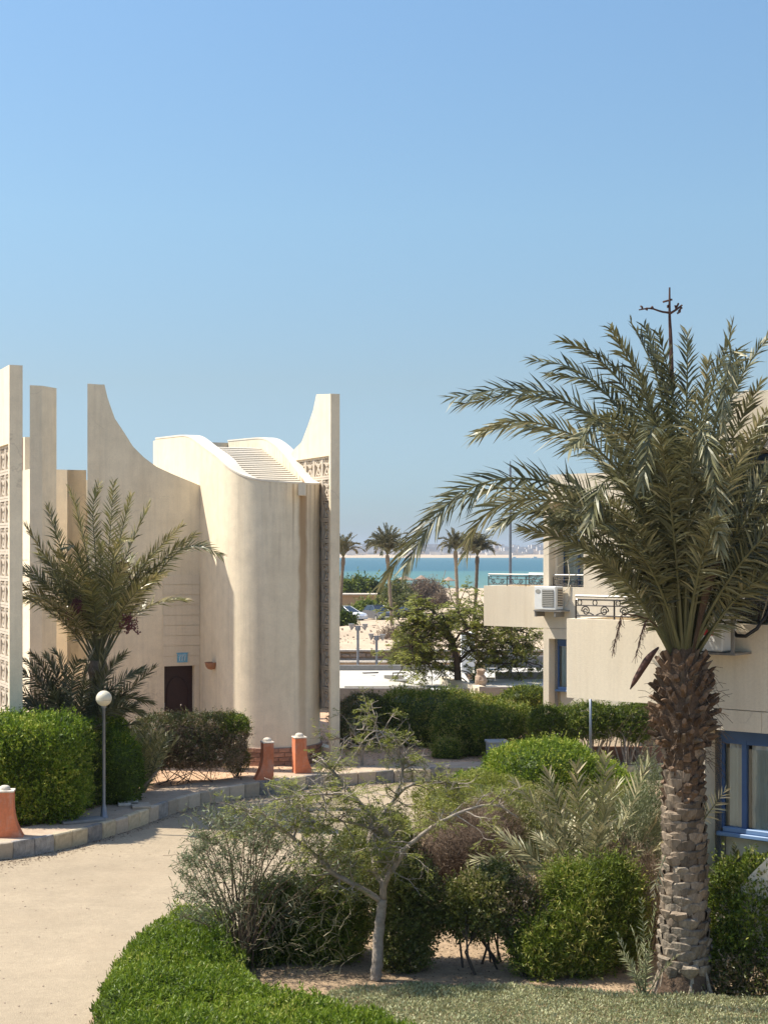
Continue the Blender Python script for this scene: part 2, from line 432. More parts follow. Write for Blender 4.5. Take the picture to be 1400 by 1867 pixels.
# glass: reflects by angle, lets most light through
m_glass = bpy.data.materials.new("window_glass"); m_glass.use_nodes = True
_n = m_glass.node_tree.nodes; _l = m_glass.node_tree.links
_n.remove(_n["Principled BSDF"])
_g = _n.new("ShaderNodeBsdfGlossy"); _g.inputs['Roughness'].default_value = .03; _g.inputs[0].default_value = (.9, .95, 1, 1)
_t = _n.new("ShaderNodeBsdfTransparent"); _t.inputs[0].default_value = (.93, .96, .95, 1)
_f = _n.new("ShaderNodeFresnel"); _f.inputs[0].default_value = 1.55
_m = _n.new("ShaderNodeMixShader"); _l.new(_f.outputs[0], _m.inputs[0]); _l.new(_t.outputs[0], _m.inputs[1]); _l.new(_g.outputs[0], _m.inputs[2])
_l.new(_m.outputs[0], _n["Material Output"].inputs[0])
m_carglass = mat("car_glass", (.015, .018, .02), .08, .8)
# ================================================================== SETTING
def terrain_z(x, y):
    ys = [0, 54.5, 58, 78, 84.6, 88, 92, 100, 108, 118, 130, 150, 172, 232, 330, 356, 420, 2000, 6000]
    zs = [0, 0, -2.0, -2.1, -2.1, -.2, .15, .55, .65, .1, -.8, -1.3, -1.5, -1.85, -2.15, -2.42, -4.5, -5.5, -6]
    z = np.interp(y, ys, zs)
    p = np.stack([x, y, 0 * x], -1)
    w = np.clip((y - 88) / 6, 0, 1) * np.clip((150 - y) / 20, 0, 1)
    z = z + w * (.35 * lf(p, .35, 3) + .16 * lf(p, 1.3, 4))
    w2 = np.clip((y - 170) / 20, 0, 1) * np.clip((340 - y) / 30, 0, 1)
    z = z + w2 * .12 * lf(p, .12, 5)
    return z
ys = np.concatenate([np.linspace(-30, 50, 17), np.linspace(54, 84, 12), np.linspace(84.6, 150, 110), np.linspace(152, 360, 70), np.linspace(380, 900, 8), [2000, 6000]])
xs = np.concatenate([[-3000, -800, -300], np.linspace(-150, -25, 12), np.linspace(-24, 40, 100), np.linspace(45, 150, 12), [300, 800, 3000]])
X, Y = np.meshgrid(xs, ys)
V = np.stack([X, Y, terrain_z(X, Y)], -1).reshape(-1, 3)
nx = len(xs)
i, j = np.meshgrid(np.arange(len(ys) - 1), np.arange(nx - 1), indexing='ij'); i = i.ravel(); j = j.ravel()
Fc = np.stack([i * nx + j, i * nx + j + 1, (i + 1) * nx + j + 1, (i + 1) * nx + j], 1)
m_ground = mat("ground_sand", (.48, .375, .26), .95, .1, noise=[(.1, .06), (.9, .08), (8, .08)], bump=[(5, .6, .05), (1.2, .5, .1)])
g = MB(); g.grid(V, Fc); g.build("ground", m_ground, smooth=True, kind="structure")

# road: a sheet of its own on the ground
g = MB(); g.grid(np.array([(-40, 3, .004), (16, 3, .004), (16, 43, .004), (-40, 43, .004)]), np.array([[0, 1, 2, 3]]))
g.build("road", m_road, kind="structure")

# sea with a turquoise shallow and a deep blue band farther out
m_sea = bpy.data.materials.new("sea_water"); m_sea.use_nodes = True
N = m_sea.node_tree.nodes; L = m_sea.node_tree.links; b = N["Principled BSDF"]
tc = N.new("ShaderNodeTexCoord"); sp = N.new("ShaderNodeSeparateXYZ"); L.new(tc.outputs['Object'], sp.inputs[0])
mp = N.new("ShaderNodeMapping"); mp.inputs['Scale'].default_value = (.004, .02, 1); L.new(tc.outputs['Object'], mp.inputs[0])
n = N.new("ShaderNodeTexNoise"); n.inputs['Scale'].default_value = 1; n.inputs['Detail'].default_value = 6; L.new(mp.outputs[0], n.inputs['Vector'])
ma = N.new("ShaderNodeMath"); ma.operation = 'MULTIPLY_ADD'; ma.inputs[1].default_value = 130; L.new(n.outputs['Fac'], ma.inputs[0]); L.new(sp.outputs[1], ma.inputs[2])
mr = N.new("ShaderNodeMapRange"); mr.inputs[1].default_value = 400; mr.inputs[2].default_value = 2300; L.new(ma.outputs[0], mr.inputs[0])
cr = N.new("ShaderNodeValToRGB"); L.new(mr.outputs[0], cr.inputs[0])
e = cr.color_ramp.elements
e[0].position = 0; e[0].color = (0.150, 0.213, 0.159, 1)
e[1].position = 1; e[1].color = (0.042, 0.124, 0.149, 1)
for p_, c_ in ((.03, (0.096, 0.184, 0.140)), (.10, (0.073, 0.170, 0.139)), (.165, (0.056, 0.153, 0.141)), (.185, (0.020, 0.093, 0.115)), (.5, (0.021, 0.099, 0.121)), (.8, (0.035, 0.123, 0.133))):
    q = e.new(p_); q.color = (*c_, 1)
L.new(cr.outputs[0], b.inputs['Base Color'])
b.inputs['Roughness'].default_value = .35; b.inputs['Specular IOR Level'].default_value = .25
nb = N.new("ShaderNodeTexNoise"); nb.inputs['Scale'].default_value = .5; nb.inputs['Detail'].default_value = 5
mp2 = N.new("ShaderNodeMapping"); mp2.inputs['Scale'].default_value = (.5, 1, 1); L.new(tc.outputs['Object'], mp2.inputs[0]); L.new(mp2.outputs[0], nb.inputs['Vector'])
bp = N.new("ShaderNodeBump"); bp.inputs['Strength'].default_value = 1; bp.inputs['Distance'].default_value = .6; L.new(nb.outputs['Fac'], bp.inputs['Height']); L.new(bp.outputs[0], b.inputs['Normal'])
g = MB(); g.grid(np.array([(-3000, 325, -2.4), (3000, 325, -2.4), (3000, 5800, -2.4), (-3000, 5800, -2.4)]), np.array([[0, 1, 2, 3]]))
g.build("sea", m_sea, kind="structure")

# far shore: beach spit and hills
m_hill = mat("far_hills", (.20, .16, .13), .95, .1, noise=[(.004, .25), (.03, .3), (.12, .25)])
xs = np.linspace(-2600, 2600, 420); ys = np.array([2120, 2150, 2200, 2300, 2450, 2600, 2800, 3100])
X, Y = np.meshgrid(xs, ys); p = np.stack([X, Y, 0 * X], -1)
prof = np.interp(Y, ys, [-3.5, -1.8, -.8, 2, 9, 15, 17, 6])
rid = .85 + .22 * lf(p, .0035, 8) + .12 * lf(p, .02, 9)
Z = np.where(Y > 2250, prof * rid, prof)
V = np.stack([X, Y, Z], -1).reshape(-1, 3); nx = len(xs)
i, j = np.meshgrid(np.arange(len(ys) - 1), np.arange(nx - 1), indexing='ij'); i = i.ravel(); j = j.ravel()
Fc = np.stack([i * nx + j, i * nx + j + 1, (i + 1) * nx + j + 1, (i + 1) * nx + j], 1)
g = MB(); shore = i < 3
g.grid(V, Fc)
g.mi = [np.where(shore, 1, 0)]
g.build("far_hills", [m_hill, m_beach], kind="structure", smooth=True)
g = MB(); r = np.random.default_rng(5)
m_far = mat("far_walls", (.72, .66, .58), .9, .1, noise=(.02, .3))
for k in range(800):
    x = r.uniform(-900, 900); y = r.uniform(2260, 2760)
    z = np.interp(y, ys, [-3.5, -1.8, -.8, 2, 9, 15, 17, 6]) * .85 - 2
    w = r.uniform(5, 22); h = r.uniform(3, 7.5)
    g.box(x, x + w, y, y + 12, z, z + h + 1.5)
g.build("distant_town", m_far, kind="stuff")

# haze: one closed box around the camera and the whole place
m_haze = bpy.data.materials.new("haze_air"); m_haze.use_nodes = True
N = m_haze.node_tree.nodes; N.remove(N["Principled BSDF"])
pv = N.new("ShaderNodeVolumePrincipled"); pv.inputs['Density'].default_value = HAZE_DENSITY = .00014
pv.inputs['Color'].default_value = (.80, .88, 1.0, 1); pv.inputs['Anisotropy'].default_value = .3
m_haze.node_tree.links.new(pv.outputs[0], N["Material Output"].inputs['Volume'])
g = MB(); g.box(-3200, 3200, -60, 6200, -7.5, 48)
g.build("haze", m_haze, kind="stuff")

# ---- pavement and garden ground behind the kerb
KZ = .30
KP = [(-420, 1580), (-250, 1566), (-120, 1552), (0, 1540), (51, 1536), (120, 1521), (182, 1506), (236, 1490), (274, 1476), (329, 1455), (367, 1445), (435, 1434),
      (499, 1425), (567, 1415), (660, 1409.5), (746, 1404.6), (814, 1402), (950, 1400), (1200, 1398), (1700, 1396)]
kp = np.array([P(x, y, gd(y, KZ)) for x, y in KP]); kp[:, 2] = KZ
# resample evenly
def resample(pts, step):
    d = np.concatenate([[0], np.cumsum(np.linalg.norm(np.diff(pts, axis=0), axis=1))])
    s = np.arange(0, d[-1], step)
    return np.stack([np.interp(s, d, pts[:, k]) for k in range(3)], 1)
kd = resample(kp, .5)
ks = kd.copy()
for _ in range(2): ks[1:-1] = (ks[:-2] + 2 * ks[1:-1] + ks[2:]) / 4
g = MB(); rows = []
inner = ks + np.array([0, .14, -.015])
fr = np.concatenate([[0], np.linspace(.02, 1, 26)])
V = []
for q in inner:
    back = np.array([q[0] * 1.05, 54.6])
    for f in fr:
        xy = q[:2] * (1 - f) + back * f
        z = KZ - .015
        V.append((xy[0], xy[1], z))
V = np.array(V); V[:, 2] += .03 * lf(V * [1, 1, 0], 1.8, 21) * (V[:, 1] < 54) - .0
V[::len(fr), 2] = KZ - .02
nf = len(fr); i, j = np.meshgrid(np.arange(len(inner) - 1), np.arange(nf - 1), indexing='ij'); i = i.ravel(); j = j.ravel()
g.grid(V, np.stack([i * nf + j, (i + 1) * nf + j, (i + 1) * nf + j + 1, i * nf + j + 1], 1))
m_gsoil = mat("planting_ground", (.50, .33, .21), .95, .1, noise=[(.5, .15), (4, .12), (30, .12)], bump=[(14, .7, .03), (50, .4, .01)])
g.build("garden_ground", m_gsoil, kind="structure", smooth=True)
# foundation skirt behind the raised ground
# pale pavement strip along the kerb
g = MB(); wS = 1.15
dirs = nrm(np.gradient(ks, axis=0)); nv = np.stack([-dirs[:, 1], dirs[:, 0], 0 * dirs[:, 0]], 1)
a = ks + nv * .13; bq = ks + nv * wS; a[:, 2] = KZ + .024; bq[:, 2] = KZ + .024
a2 = a.copy(); a2[:, 2] = KZ - .1; b2 = bq.copy(); b2[:, 2] = KZ - .1
V = np.concatenate([a, bq, a2, b2]); n_ = len(ks); i = np.arange(n_ - 1)
g.grid(V, np.concatenate([np.stack([i, i + 1, n_ + i + 1, n_ + i], 1), np.stack([n_ + i, n_ + i + 1, 3 * n_ + i + 1, 3 * n_ + i], 1), np.stack([2 * n_ + i, 2 * n_ + i + 1, i + 1, i], 1)]))
g.build("pavement", mat("dusty_pavement", (.44, .335, .24), .95, .1, noise=[(.8, .12), (5, .12), (40, .12)], bump=[(30, .5, .02), (6, .5, .03)]), kind="structure")

# kerb: every stone a part
kerb = bpy.data.objects.new("kerb", None); col.objects.link(kerb); kerb['kind'] = 'structure'
protos = []
for k, mm in enumerate((m_kerb, m_kerb2, m_kerb3, m_kerb)):
    q = MB(); q.bbox(-.243, .243, 0, .15, -.06, KZ + .03, .018, jit=.004)
    protos.append(q.mesh("kerb_stone", mm))
r = np.random.default_rng(3)
for k in range(len(ks) - 1):
    p0, p1 = ks[k], ks[k + 1]
    xpx = 700 + p0[0] / p0[1] * F
    if xpx < -120 or xpx > 1250: continue
    d = p1 - p0; ln = np.linalg.norm(d[:2])
    if 40 < xpx < 215: ch = [1, 2, 1, 0, 2, 1][k % 6]
    elif 215 <= xpx < 240: ch = 1
    elif xpx < 300 or xpx > 900: ch = [0, 0, 1, 0, 2][k % 5]
    elif 420 < xpx: ch = [0, 1, 2, 0, 0, 0, 2][k % 7]
    else: ch = 0
    o = bpy.data.objects.new("kerb_stone", protos[ch]); col.objects.link(o); o.parent = kerb
    c = (p0 + p1) / 2
    o.location = (c[0], c[1], r.normal(0, .006)); o.rotation_euler = (r.normal(0, .012), r.normal(0, .01), math.atan2(d[1], d[0]) + r.normal(0, .02))
    o.scale = (ln / .5, 1, 1)

# island garden in the foreground, a low bed of soil
ISL = np.array([(-3.7, 10), (-3.72, 19.8), (-3.35, 21.8), (-2.3, 23.6), (-1.5, 24.4), (-.7, 25.2), (-.2, 26.6), (.35, 29), (.75, 32), (1.0, 35), (1.5, 37.2), (2.6, 38.5), (6, 39.0), (14, 38.6), (14, 10)])
g = MB(); n_ = len(ISL)
V = [(x, y, .055) for x, y in ISL] + [(x, y, -.05) for x, y in ISL]
g.add(V, [list(range(n_))[::-1]] + [[i, (i + 1) % n_, n_ + (i + 1) % n_, n_ + i] for i in range(n_)])
g.build("garden_bed", m_soil, kind="structure")

# ================================================================== LEFT VILLA
ANG = R(25); wv = np.array([math.cos(ANG), math.sin(ANG), 0]); bv = np.array([-math.sin(ANG), math.cos(ANG), 0]); zv = np.array([0, 0, 1.])
def online(px, O, d):
    q = (px - 700) / F
    return (q * O[1] - O[0]) / (d[0] - q * d[1])
def zat(py, Yd): return H - (py - HZ) / F * Yd
def frame(O, w=wv, b=bv):
    return lambda v: O + v[:, :1] * w + v[:, 1:2] * b + v[:, 2:3] * zv
villa = thing("round_tower_villa", "beige stucco villa with a curved tower, concave fin walls and a dark door", "villa", (-5, 43, 0))
CC = np.array([-3.14, 42.35, 0]); RR = 1.38; TH = .40; ARM = 6.3
ts = [0, .3, .7, 1.38, 2.0, 2.85, 3.6, 4.2, 4.7, 10.2]; zs_ = [7.83, 7.88, 8.0, 8.24, 8.52, 8.87, 9.14, 9.33, 9.41, 9.6]
_tt = np.linspace(0, 10.2, 400); _zz = np.interp(_tt, ts, zs_)
for _ in range(3): _zz = np.convolve(np.pad(_zz, 12, mode='edge'), np.ones(25) / 25, 'valid')
def rimz(t, side): return np.interp(t, _tt, _zz) - side * .19 * np.exp(-((t - 1.4) / 1.2) ** 2)
path = []
for a in np.linspace(ARM, 0, 40)[:-1]: path.append((-1.0, 0.0, a))
for th in np.linspace(-90, 90, 65): path.append((math.sin(R(th)), math.cos(R(th)), 0))
for a in np.linspace(0, ARM, 40)[1:]: path.append((1.0, 0.0, a))
def plan(rad):
    return np.array([CC + wv * sx * rad - bv * cy * rad + bv * a for sx, cy, a in path])
tpar = np.array([RR - RR * cy + a for sx, cy, a in path]); sd = np.array([sx for sx, cy, a in path])
zt = rimz(tpar, sd); po = plan(RR); pi_ = plan(RR - TH); m_ = len(po)
def strip(mb, A, B):
    n = len(A); i = np.arange(n - 1)
    mb.grid(np.concatenate([A, B]), np.stack([i, i + 1, n + i + 1, n + i], 1))
def wz(p, z): q = p.copy(); q[:, 2] = z; return q
g = MB(); strip(g, wz(po, 0), wz(po, zt)); strip(g, wz(pi_, zt), wz(pi_, 0 * zt + 6.5))
g.build("tower_wall", m_stucco_tower, villa, smooth=True)
g = MB()
po2 = plan(RR + .012); pi2 = plan(RR - TH - .012)
strip(g, wz(po2, zt + .015), wz(pi2, zt + .015)); strip(g, wz(po2, zt - .03), wz(po2, zt + .015)); strip(g, wz(pi2, zt + .015), wz(pi2, zt - .03))
g.build("tower_rim", m_concrete_top, villa)
g = MB(); fT = frame(CC)
g.box(-RR, RR, ARM, ARM + .25, 0, 9.44, fr=fT); g.build("tower_back_wall", m_stucco, villa)
# sloping roof with slats between the arms
def roofz(t): return np.interp(t, [0, 1.2, 4.8, 10.2], [7.45, 7.83, 9.08, 9.15])
g = MB(); W2 = RR - TH - .01; q = []
for t in (.35, 1.2, 4.8, ARM + RR): q.append(t)
V = []
for t in q:
    yy = t - RR
    ww = W2 if yy >= 0 else math.sqrt(max(W2 ** 2 - yy ** 2, .01))
    V += [(-ww, yy, roofz(t)), (ww, yy, roofz(t))]
V = fT(np.array(V)); g.add(V, [(0, 1, 3, 2), (2, 3, 5, 4), (4, 5, 7, 6)])
roof = g.build("tower_roof", mat("roof_dark_base", (.10, .095, .085), .9, .2, noise=(3, .2)), villa)  # dark base colour so the gaps between the slats stay dark
sm = MB().bbox(-.5, .5, -.055, .055, -.02, .03, .008).mesh("roof_slat", m_concrete_top)
for k in range(22):
    t = .62 + k * .19; yy = t - RR
    ww = W2 if yy >= 0 else math.sqrt(W2 ** 2 - yy ** 2)
    o = bpy.data.objects.new("roof_slat", sm); col.objects.link(o); o.parent = roof
    c = fT(np.array([[0, yy, roofz(t) + .03]]))[0] - np.array(villa.location)
    o.location = tuple(c); o.rotation_euler = (R(12) + r.normal(0, .02), r.normal(0, .004), ANG + r.normal(0, .006)); o.scale = (2 * ww * .985, 1.0, 1)
# rain spout
sq = P(551, 885, 41.0); g = MB(); g.box(sq[0] - .095, sq[0] + .095, 40.86, 41.35, 7.50, 7.84); g.build("rain_spout", m_stucco2, villa)
# low brick plinth at the foot of the tower
pl = thing_parent = MB(); prng = np.random.default_rng(8)
th0 = -75
bm_ = MB().bbox(-.15, .15, 0, .07, -.055, .055, .008, jit=.003).mesh("brick", m_brick)
pb = MB(); th = np.radians(np.linspace(-88, 88, 50))
A = np.array([CC + wv * math.sin(t) * (RR + .03) - bv * math.cos(t) * (RR + .03) for t in th]); 
strip(pb, wz(A, .1), wz(A, .76)); B = np.array([CC + wv * math.sin(t) * RR - bv * math.cos(t) * RR for t in th]); strip(pb, wz(A, .76), wz(B, .77))
plinth = pb.build("plinth", mat("mortar", (.34, .26, .2), .95, .1, noise=(8, .2)), villa)
for row in range(4):
    for k in range(11):
        t = R(-50 + k * 12.8 + (6.4 if row % 2 else 0))
        c = CC + wv * math.sin(t) * (RR + .065) - bv * math.cos(t) * (RR + .065) + zv * (.34 + row * .12)
        o = bpy.data.objects.new("brick", bm_); col.objects.link(o); o.parent = plinth
        o.location = tuple(c - np.array(villa.location)); o.rotation_euler = (0, 0, ANG + t)
# fin wall with the door
tJ = online(365, CC - wv * RR, bv); J = CC - wv * RR + bv * tJ
crv = [(183, 701), (191, 701), (197, 726), (210, 763), (228.6, 791), (243, 814), (263, 834), (286, 851), (314, 864), (343, 876), (365, 885)]
def Apt(px, py=None, z=None):
    s = online(px, J, wv); p = J + wv * s
    p = p.copy(); p[2] = z if z is not None else zat(py, p[1]); return p
thk = bv * .3
DX0, DX1, DTOP = 300, 355, 1211
zd = Apt(300, DTOP)[2]
g = MB()
c1 = [c for c in crv if c[0] <= 297]; 
def top_at(px): return np.interp(px, [c[0] for c in crv], [c[1] for c in crv])
g.prism([Apt(183, z=0)] + [Apt(DX0, z=0)] + [Apt(DX0, top_at(DX0))] + [Apt(*c) for c in c1[::-1]], thk)
g.prism([Apt(DX0, z=zd), Apt(DX1, z=zd), Apt(DX1, top_at(DX1)), Apt(343, 876), Apt(314, 864), Apt(DX0, top_at(DX0))], thk)
g.prism([Apt(DX1, z=0), Apt(365, z=0), Apt(365, 885), Apt(DX1, top_at(DX1))], thk)
P2 = Apt(183, z=0); P1 = P(160, 1000, P2[1] - .22); P1[2] = 0
tz = Apt(183, 701)[2]; up = zv * tz
g.prism([P1, P2 - wv * .003, P2 - wv * .003 + up, P1 + up], np.array([-.06, .55, 0]))
fin = g.build("fin_wall", m_stucco, villa)
# scored render panels above and beside the door
pm = {}
rowh = 18.25
for k in range(9):
    y0 = 1211 - (k + 1) * rowh; y1 = 1211 - k * rowh
    g = MB(); x0, x1 = 297.5, 364
    a0, a1 = Apt(x0, z=zat(y1 - .45, 44)), Apt(x1, z=zat(y1 - .45, 44)); b1, b0 = Apt(x1, z=zat(y0 + .45, 44)), Apt(x0, z=zat(y0 + .45, 44))
    if k == 0: pass
    g.prism([a0, a1, b1, b0], -bv * .018); g.build("render_panel", m_stucco2, fin)
for k in range(5):
    y0 = 1212 + k * 38; y1 = y0 + 37.3
    g = MB(); a0, a1 = Apt(357, z=zat(y1, 44)), Apt(364, z=zat(y1, 44)); b1, b0 = Apt(364, z=zat(y0, 44)), Apt(357, z=zat(y0, 44))
    g.prism([a0, a1, b1, b0], -bv * .012); g.build("render_panel", m_stucco2, fin)
# door leaf set back in its opening
dO = Apt(DX0, z=.62); dw = np.linalg.norm(Apt(DX1, z=0) - Apt(DX0, z=0)); fD = frame(dO)
g = MB(); g.box(0, dw, .2, .26, 0, zd - .62, fr=fD)
door = g.build("door", m_door, villa)
g = MB()
for (x0, x1, z0, z1) in ((.1, dw / 2 - .04, .15, .8), (dw / 2 + .04, dw - .1, .15, .8)):
    g.bbox(x0, x1, .185, .2, z0, z1, .006, fr=fD)
arc = [(.12 + (dw - .24) * (.5 - .5 * math.cos(t)), .19, 1.35 + .5 * math.sin(t)) for t in np.linspace(0, math.pi, 15)]
g.tube(fD(np.array([(.12, .19, .95)] + arc + [(dw - .12, .19, .95), (.12, .19, .95)])), .015, 5)
g.build("door_panel", m_door, door)
g = MB(); g.tube(fD(np.array([(.06, .17, 1.0), (.06, .17, 1.12)])), .014, 6); g.build("door_handle", m_metal_gray, door)
g = MB(); g.box(-.5, dw + .35, -.7, -.01, 0, .31, fr=fD); g.box(-.35, dw + .2, -.35, -.012, .312, .60, fr=fD); g.v = [v - np.array([0, 0, .35]) for v in g.v]
g.build("door_step", m_roofgray, villa)
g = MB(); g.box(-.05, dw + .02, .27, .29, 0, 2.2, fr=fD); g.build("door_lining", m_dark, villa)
# house number plaque
so = Apt(323, 1208); fS = frame(so); sw = np.linalg.norm(Apt(342, 1208) - so)
g = MB(); g.bbox(0, sw, -.035, -.015, 0, .25, .006, fr=fS); g.bbox(-.02, sw + .02, -.034, -.016, .25, .275, .004, fr=fS)
sg = g.build("number_plaque", m_sign, villa)
g = MB()
for x in (.07, .14, .22):
    g.tube(fS(np.array([(x, -.04, .05), (x + .005, -.04, .17), (x + .04, -.04, .18)])), .008, 4)
g.tube(fS(np.array([(.03, -.04, .21), (.27, -.04, .21)])), .006, 4)
g.build("numeral", m_white, sg)
# clay wall lamp on the tower side
lp = P(390, 1207, 43.1); s = online(391, CC - wv * RR, bv); lp = CC - wv * RR + bv * s; zl = zat(1207, lp[1])
g = MB(); g.lathe([(.005, -.21), (.09, -.19), (.15, -.12), (.175, -.02), (.18, 0), (.16, 0), (.13, -.1), (.0, -.16)], lp + zv * zl - wv * .09, 18)
g.build("wall_lamp", m_terra, villa, smooth=True)
# main body behind the fin wall
bo = P(55, 1000, 45.4); bo[2] = 0; fB = frame(bo)
xe = (Apt(165, z=0) - bo) @ wv
g = MB()
wx0, wx1 = online(118, bo, wv), online(158, bo, wv); wzt, wzb = zat(1210, 46), zat(1236, 46)
g.box(0, wx0, 0, .3, 0, 8.45, fr=fB); g.box(wx0, wx1, 0, .3, 0, wzb, fr=fB); g.box(wx0, wx1, 0, .3, wzt, 8.45, fr=fB); g.box(wx1, xe + .3, 0, .3, 0, 8.45, fr=fB)
g.box(0, .3, .3, 6.2, 0, 5.72, fr=fB); g.box(0, .3, .3, 6.2, 5.76, 8.45, fr=fB); g.box(.015, .3, .3, 6.2, 5.72, 5.76, fr=fB)
g.box(.3, xe + .3, .3, 6.2, 8.1, 8.3, fr=fB); g.box(xe + .3, 6.1, .3, 6.2, 7.2, 7.4, fr=fB); g.box(0, 6.1, 6.2, 6.5, 0, 8.45, fr=fB)
g.build("body_wall", m_stucco, villa)
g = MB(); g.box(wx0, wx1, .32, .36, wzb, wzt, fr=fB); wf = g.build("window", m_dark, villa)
g = MB(); g.box(wx0, wx1, .22, .23, wzb, wzt, fr=fB); g.build("pane", m_glass, wf)
uo = P(46, 1000, 46.3); uo[2] = 0; fU = frame(uo)
g = MB(); g.box(0, .62, .0, 3, 8.452, zat(797, 46.4), fr=fU); ub = g.build("stair_head", m_stucco, villa)
g = MB(); g.box(-.012, -.002, .25, 3, 8.46, zat(797, 46.4) - .005, fr=fU); g.build("red_band", m_redband, ub)
# free standing pillar
A_ = P(55, 1000, 40.8); B_ = A_ + wv * .33; A_[2] = B_[2] = 0; o_ = np.array([.25, .62, 0])
g = MB(); zt_ = zat(703, 40.9); g.prism([A_, B_, B_ + o_, A_ + o_], zv * zt_)
g.build("pillar", m_stucco, villa)
# fins with pierced block screens
bb = MB()
def blk(mb):
    T0, T1 = .0, .09; a, h = .60, .585
    for (x0, x1, z0, z1) in ((0, a, 0, .055), (0, a, h - .055, h), (0, .055, .055, h - .055), (a - .055, a, .055, h - .055)):
        mb.box(T0, T1, x0, x1, z0, z1)
    def bar(p, q, w=.05, t0=.015, t1=.08):
        p = np.array(p); q = np.array(q); d = nrm(q - p); n = np.array([-d[1], d[0]]) * w / 2
        mb.prism([(t0, *(p + n)), (t0, *(q + n)), (t0, *(q - n)), (t0, *(p - n))], (t1 - t0, 0, 0))
    bar((.06, .50), (.30, .30)); bar((.30, .30), (.54, .50)); bar((.30, .30), (.12, .06)); bar((.30, .30), (.48, .06)); bar((.07, .40), (.18, .52), .07); bar((.53, .40), (.42, .52), .07)
    th = np.linspace(0, 2 * math.pi, 13)
    mb.tube(np.array([(.045, .30 + .085 * math.cos(t), .17 + .085 * math.sin(t)) for t in th]), .03, 5, cap=False)
    mb.tube(np.array([(.045, .30 + .06 * math.cos(t), .44 + .06 * math.sin(t)) for t in th]), .025, 5, cap=False)
blk(bb); blk_me = bb.mesh("breeze_block", m_block)
def fin_screen(O, ztop, zs, curve, zb, depth, cols, wth=.27):
    f = frame(O)
    g = MB(); g.box(0, wth, 0, .12, 0, ztop, fr=f)
    # solid head over the screen with a concave back edge
    poly = [(0, .12, zs), (0, depth, zs)] + [(0, y, z) for y, z in curve]
    g.prism(f(np.array(poly)), wv * wth)
    g.box(0, wth, .12, depth, 0, zb - 1.0, fr=f) if zb > 1.6 else None
    ycol = .14 + cols * .61
    g.box(0, .20, ycol, depth, zb, zs, fr=f)
    fo = g.build("screen_fin", m_stucco, villa)
    g = MB(); g.box(.215, wth, .122, ycol, zb, zs, fr=f); g.build("screen_back", m_concrete_top, fo)
    nrow = int(round((zs - zb) / .6)); ph = (zs - zb) / nrow
    for c in range(cols):
        for k in range(nrow):
            o = bpy.data.objects.new("breeze_block", blk_me); col.objects.link(o); o.parent = fo
            o.location = tuple(f(np.array([[.05, .13 + c * .605, zb + k * ph + .004]]))[0] - np.array(villa.location))
            o.rotation_euler = (0, 0, ANG); o.scale = (1, 1, (ph - .008) / .585)
OE = P(603, 1000, 41.45); OE[2] = 0
zE = zat(718, 41.5); zEs = zat(831, 41.6)
cE = []
for px_, py_ in ((528, 829), (537, 819), (550, 806), (561, 777), (571, 748), (577, 719)):
    s_ = online(px_, OE, bv); cE.append((s_, zat(py_, (OE + bv * s_)[1])))
dE = cE[0][0]; cE.append((.12, zE))
fin_screen(OE, zE, zEs, cE, zat(1297, 41.6), dE, 4, .265)
OC = P(18, 1000, 34.0); OC[2] = 0
zC = zat(665, 34.0); zCs = zat(809, 34.1)
fin_screen(OC, zC, zCs, [(3.3, zCs + .9), (2.5, zCs + 1.3), (1.8, zC), (.12, zC)], zat(1302, 34.1) - .0, 3.3, 4, .29)

